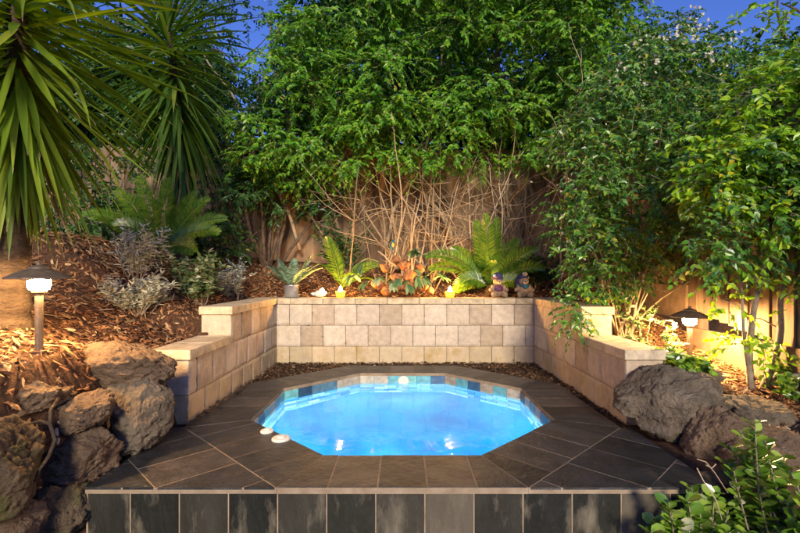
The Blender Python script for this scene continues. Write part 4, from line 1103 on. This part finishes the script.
def fence_shrub(px0, px1, py0, py1, d, label, seed, n):
    r_ = np.random.default_rng(seed); x = (px0+px1)/2; b = at(x, py1, d); b[2] = float(H(b[0], b[1]))
    root = thing('dark_shrub', b, label, 'shrub'); a, lv, tw = Acc(), Acc(), Acc()
    for k in range(9):
        tx = at(r_.uniform(px0, px1), r_.uniform(py0, (py0+py1)/2), d+r_.normal(0, .15)); branch(a, b-[0, 0, .03], tx-b, np.linalg.norm(tx-b), .012, .004, .1, 7, 0, 5, r_)
    C = pick(n, lambda: at(r_.uniform(px0, px1), r_.uniform(py0, py1), d+r_.normal(0, .2)), .15, r_)
    boughs(lv, a, C, r_.uniform(.15, .28, len(C)), 16, .16, 8, .07, .034, .7, .4, R_=r_)
    obj('stems', a, M['wood_dark'], root, True); obj('crown', lv, M['dark'], root)
fence_shrub(52, 150, 150, 250, 6.3, 'dark leafy shrub against the fence between the two yuccas', 171, 30)
fence_shrub(198, 240, 190, 260, 6.5, 'dark leafy shrub against the fence just right of the left cycad', 172, 14)

# jade plants in the bottom right corner
def jade(base, label, seed, targets):
    r_ = np.random.default_rng(seed); root = thing('jade_plant', base, label, 'plant', 'round-leaved jade plants')
    a, lv = Acc(), Acc()
    for px, py, d_ in targets:
        tip = at(px, py, d_); p0 = np.array(base)+r_.normal(0, .05, 3)*[1, 1, 0]
        t = np.linspace(0, 1, 7)[:, None]; mid = (p0+tip)/2+np.array([0, 0, .04])+r_.normal(0, .03, 3)
        pts = p0*(1-t)**2+2*mid*t*(1-t)+tip*t*t; tube(a, pts, np.linspace(.007, .0025, 7), 6)
        n = 24; ax = nrm(pts[-1]-pts[-2])
        for k in range(n):
            u = .4+.6*k/n; p = np.array([np.interp(u, np.linspace(0, 1, 7), pts[:, q]) for q in range(3)])
            th = k*2.4+r_.uniform(0, .5); d = np.array([math.cos(th), math.sin(th), .35+.5*k/n])+r_.normal(0, .15, 3)
            leaves(lv, p[None], d[None], np.array([[0, -.15, 1]])+r_.normal(0, .25, (1, 3)), np.array([r_.uniform(.045, .075)]), np.array([r_.uniform(.036, .056)]), .12, .1, 'round')
    obj('stems', a, M['stem_grey'], root, True); obj('leaves', lv, M['jade'], root, True)
r5 = np.random.default_rng(91)
T1 = [(px, py, 2.05+r5.uniform(-.12, .12)) for px, py in ((672, 512), (705, 492), (720, 530), (688, 498), (735, 522), (655, 520), (668, 500), (690, 485), (700, 505), (715, 520), (680, 525), (730, 500), (745, 515), (665, 535), (700, 540), (730, 535), (715, 490), (650, 532), (690, 512), (752, 535))]
jade((1.35, 1.98, -.5), 'low round-leaved jade plant in front of the slate riser corner', 92, T1)
T2 = [(px, py, 2.15+r5.uniform(-.12, .12)) for px, py in ((740, 430), (755, 420), (728, 445), (745, 452), (765, 440), (733, 468), (752, 475), (770, 462), (785, 455), (740, 490), (760, 495), (778, 485), (758, 455), (724, 460), (748, 437), (770, 505), (750, 508))]
jade((1.72, 2.02, -.4), 'tall round-leaved jade plant climbing against the right boulders', 93, T2)
T3 = [(px, py, 1.95+r5.uniform(-.12, .12)) for px, py in ((785, 500), (800, 490), (815, 510), (795, 525), (780, 530), (810, 535), (790, 470), (805, 465))]
jade((1.85, 1.85, -.45), 'jade plant at the bottom right corner of the photo', 94, T3)
a = Acc()
for P_ in ([(728, 493), (715, 473), (706, 462), (697, 459)], [(706, 465), (712, 468), (716, 464)], [(722, 520), (716, 500), (703, 480), (697, 468)]):
    tube(a, [at(px, py, 2.0) for px, py in P_], .0028, 5)
o = obj('dry_stalk', a, M['stem'], None, True); tag(o, 'thin bent dry stalk in front of the slate edge at lower right', 'stalk')

# ================================================================== LIGHT, SKY, CAMERA
EL, AZ = 21.0, -5.0        # sun lamp behind the camera stands in for unseen house lights
S = bpy.data.lights.new('sun', 'SUN'); S.energy = 1.85; S.angle = R(11); S.color = (1, .86, .67)
so = bpy.data.objects.new('sun', S); link(so)
dirv = Vector((math.sin(R(AZ))*math.cos(R(EL)), math.cos(R(AZ))*math.cos(R(EL)), -math.sin(R(EL))))
so.rotation_euler = dirv.to_track_quat('-Z', 'Y').to_euler(); so.location = (-2, -10, 5)
W = bpy.data.worlds.new('World'); SC.world = W; W.use_nodes = True
nt = W.node_tree; bg = nt.nodes['Background']; sk = nt.nodes.new('ShaderNodeTexSky'); sk.sky_type = 'NISHITA'; sk.sun_disc = False
sk.sun_elevation = R(EL); sk.sun_rotation = R(180+AZ); sk.ozone_density = 4.0; sk.dust_density = .5
mul = nt.nodes.new('ShaderNodeMixRGB'); mul.blend_type = 'MULTIPLY'; mul.inputs['Fac'].default_value = 1; mul.inputs['Color2'].default_value = (.68, .78, 1.42, 1)
nt.links.new(sk.outputs['Color'], mul.inputs['Color1']); nt.links.new(mul.outputs['Color'], bg.inputs['Color']); bg.inputs['Strength'].default_value = .052

cam = bpy.data.cameras.new('camera'); co = bpy.data.objects.new('camera', cam); link(co)
co.location = (0, 0, CAMZ); co.rotation_euler = (PI/2, 0, 0)
cam.sensor_width = 36; cam.lens = 36*F/800; cam.shift_x = -2.5/800; cam.shift_y = 8.5/800; cam.clip_end = 500; cam.clip_start = .05
SC.camera = co
SC.view_settings.view_transform = 'Standard'; SC.view_settings.look = 'None'; SC.view_settings.exposure = 1.42; SC.view_settings.gamma = 1
SC.view_settings.use_curve_mapping = False
SC.render.engine = 'CYCLES'
cy = SC.cycles
cy.max_bounces = 6; cy.diffuse_bounces = 3; cy.glossy_bounces = 3; cy.transmission_bounces = 4; cy.transparent_max_bounces = 6
cy.caustics_reflective = False; cy.caustics_refractive = False; cy.sample_clamp_indirect = 6
cy.use_denoising = True
try: cy.denoiser = 'OPENIMAGEDENOISE'
except Exception: pass
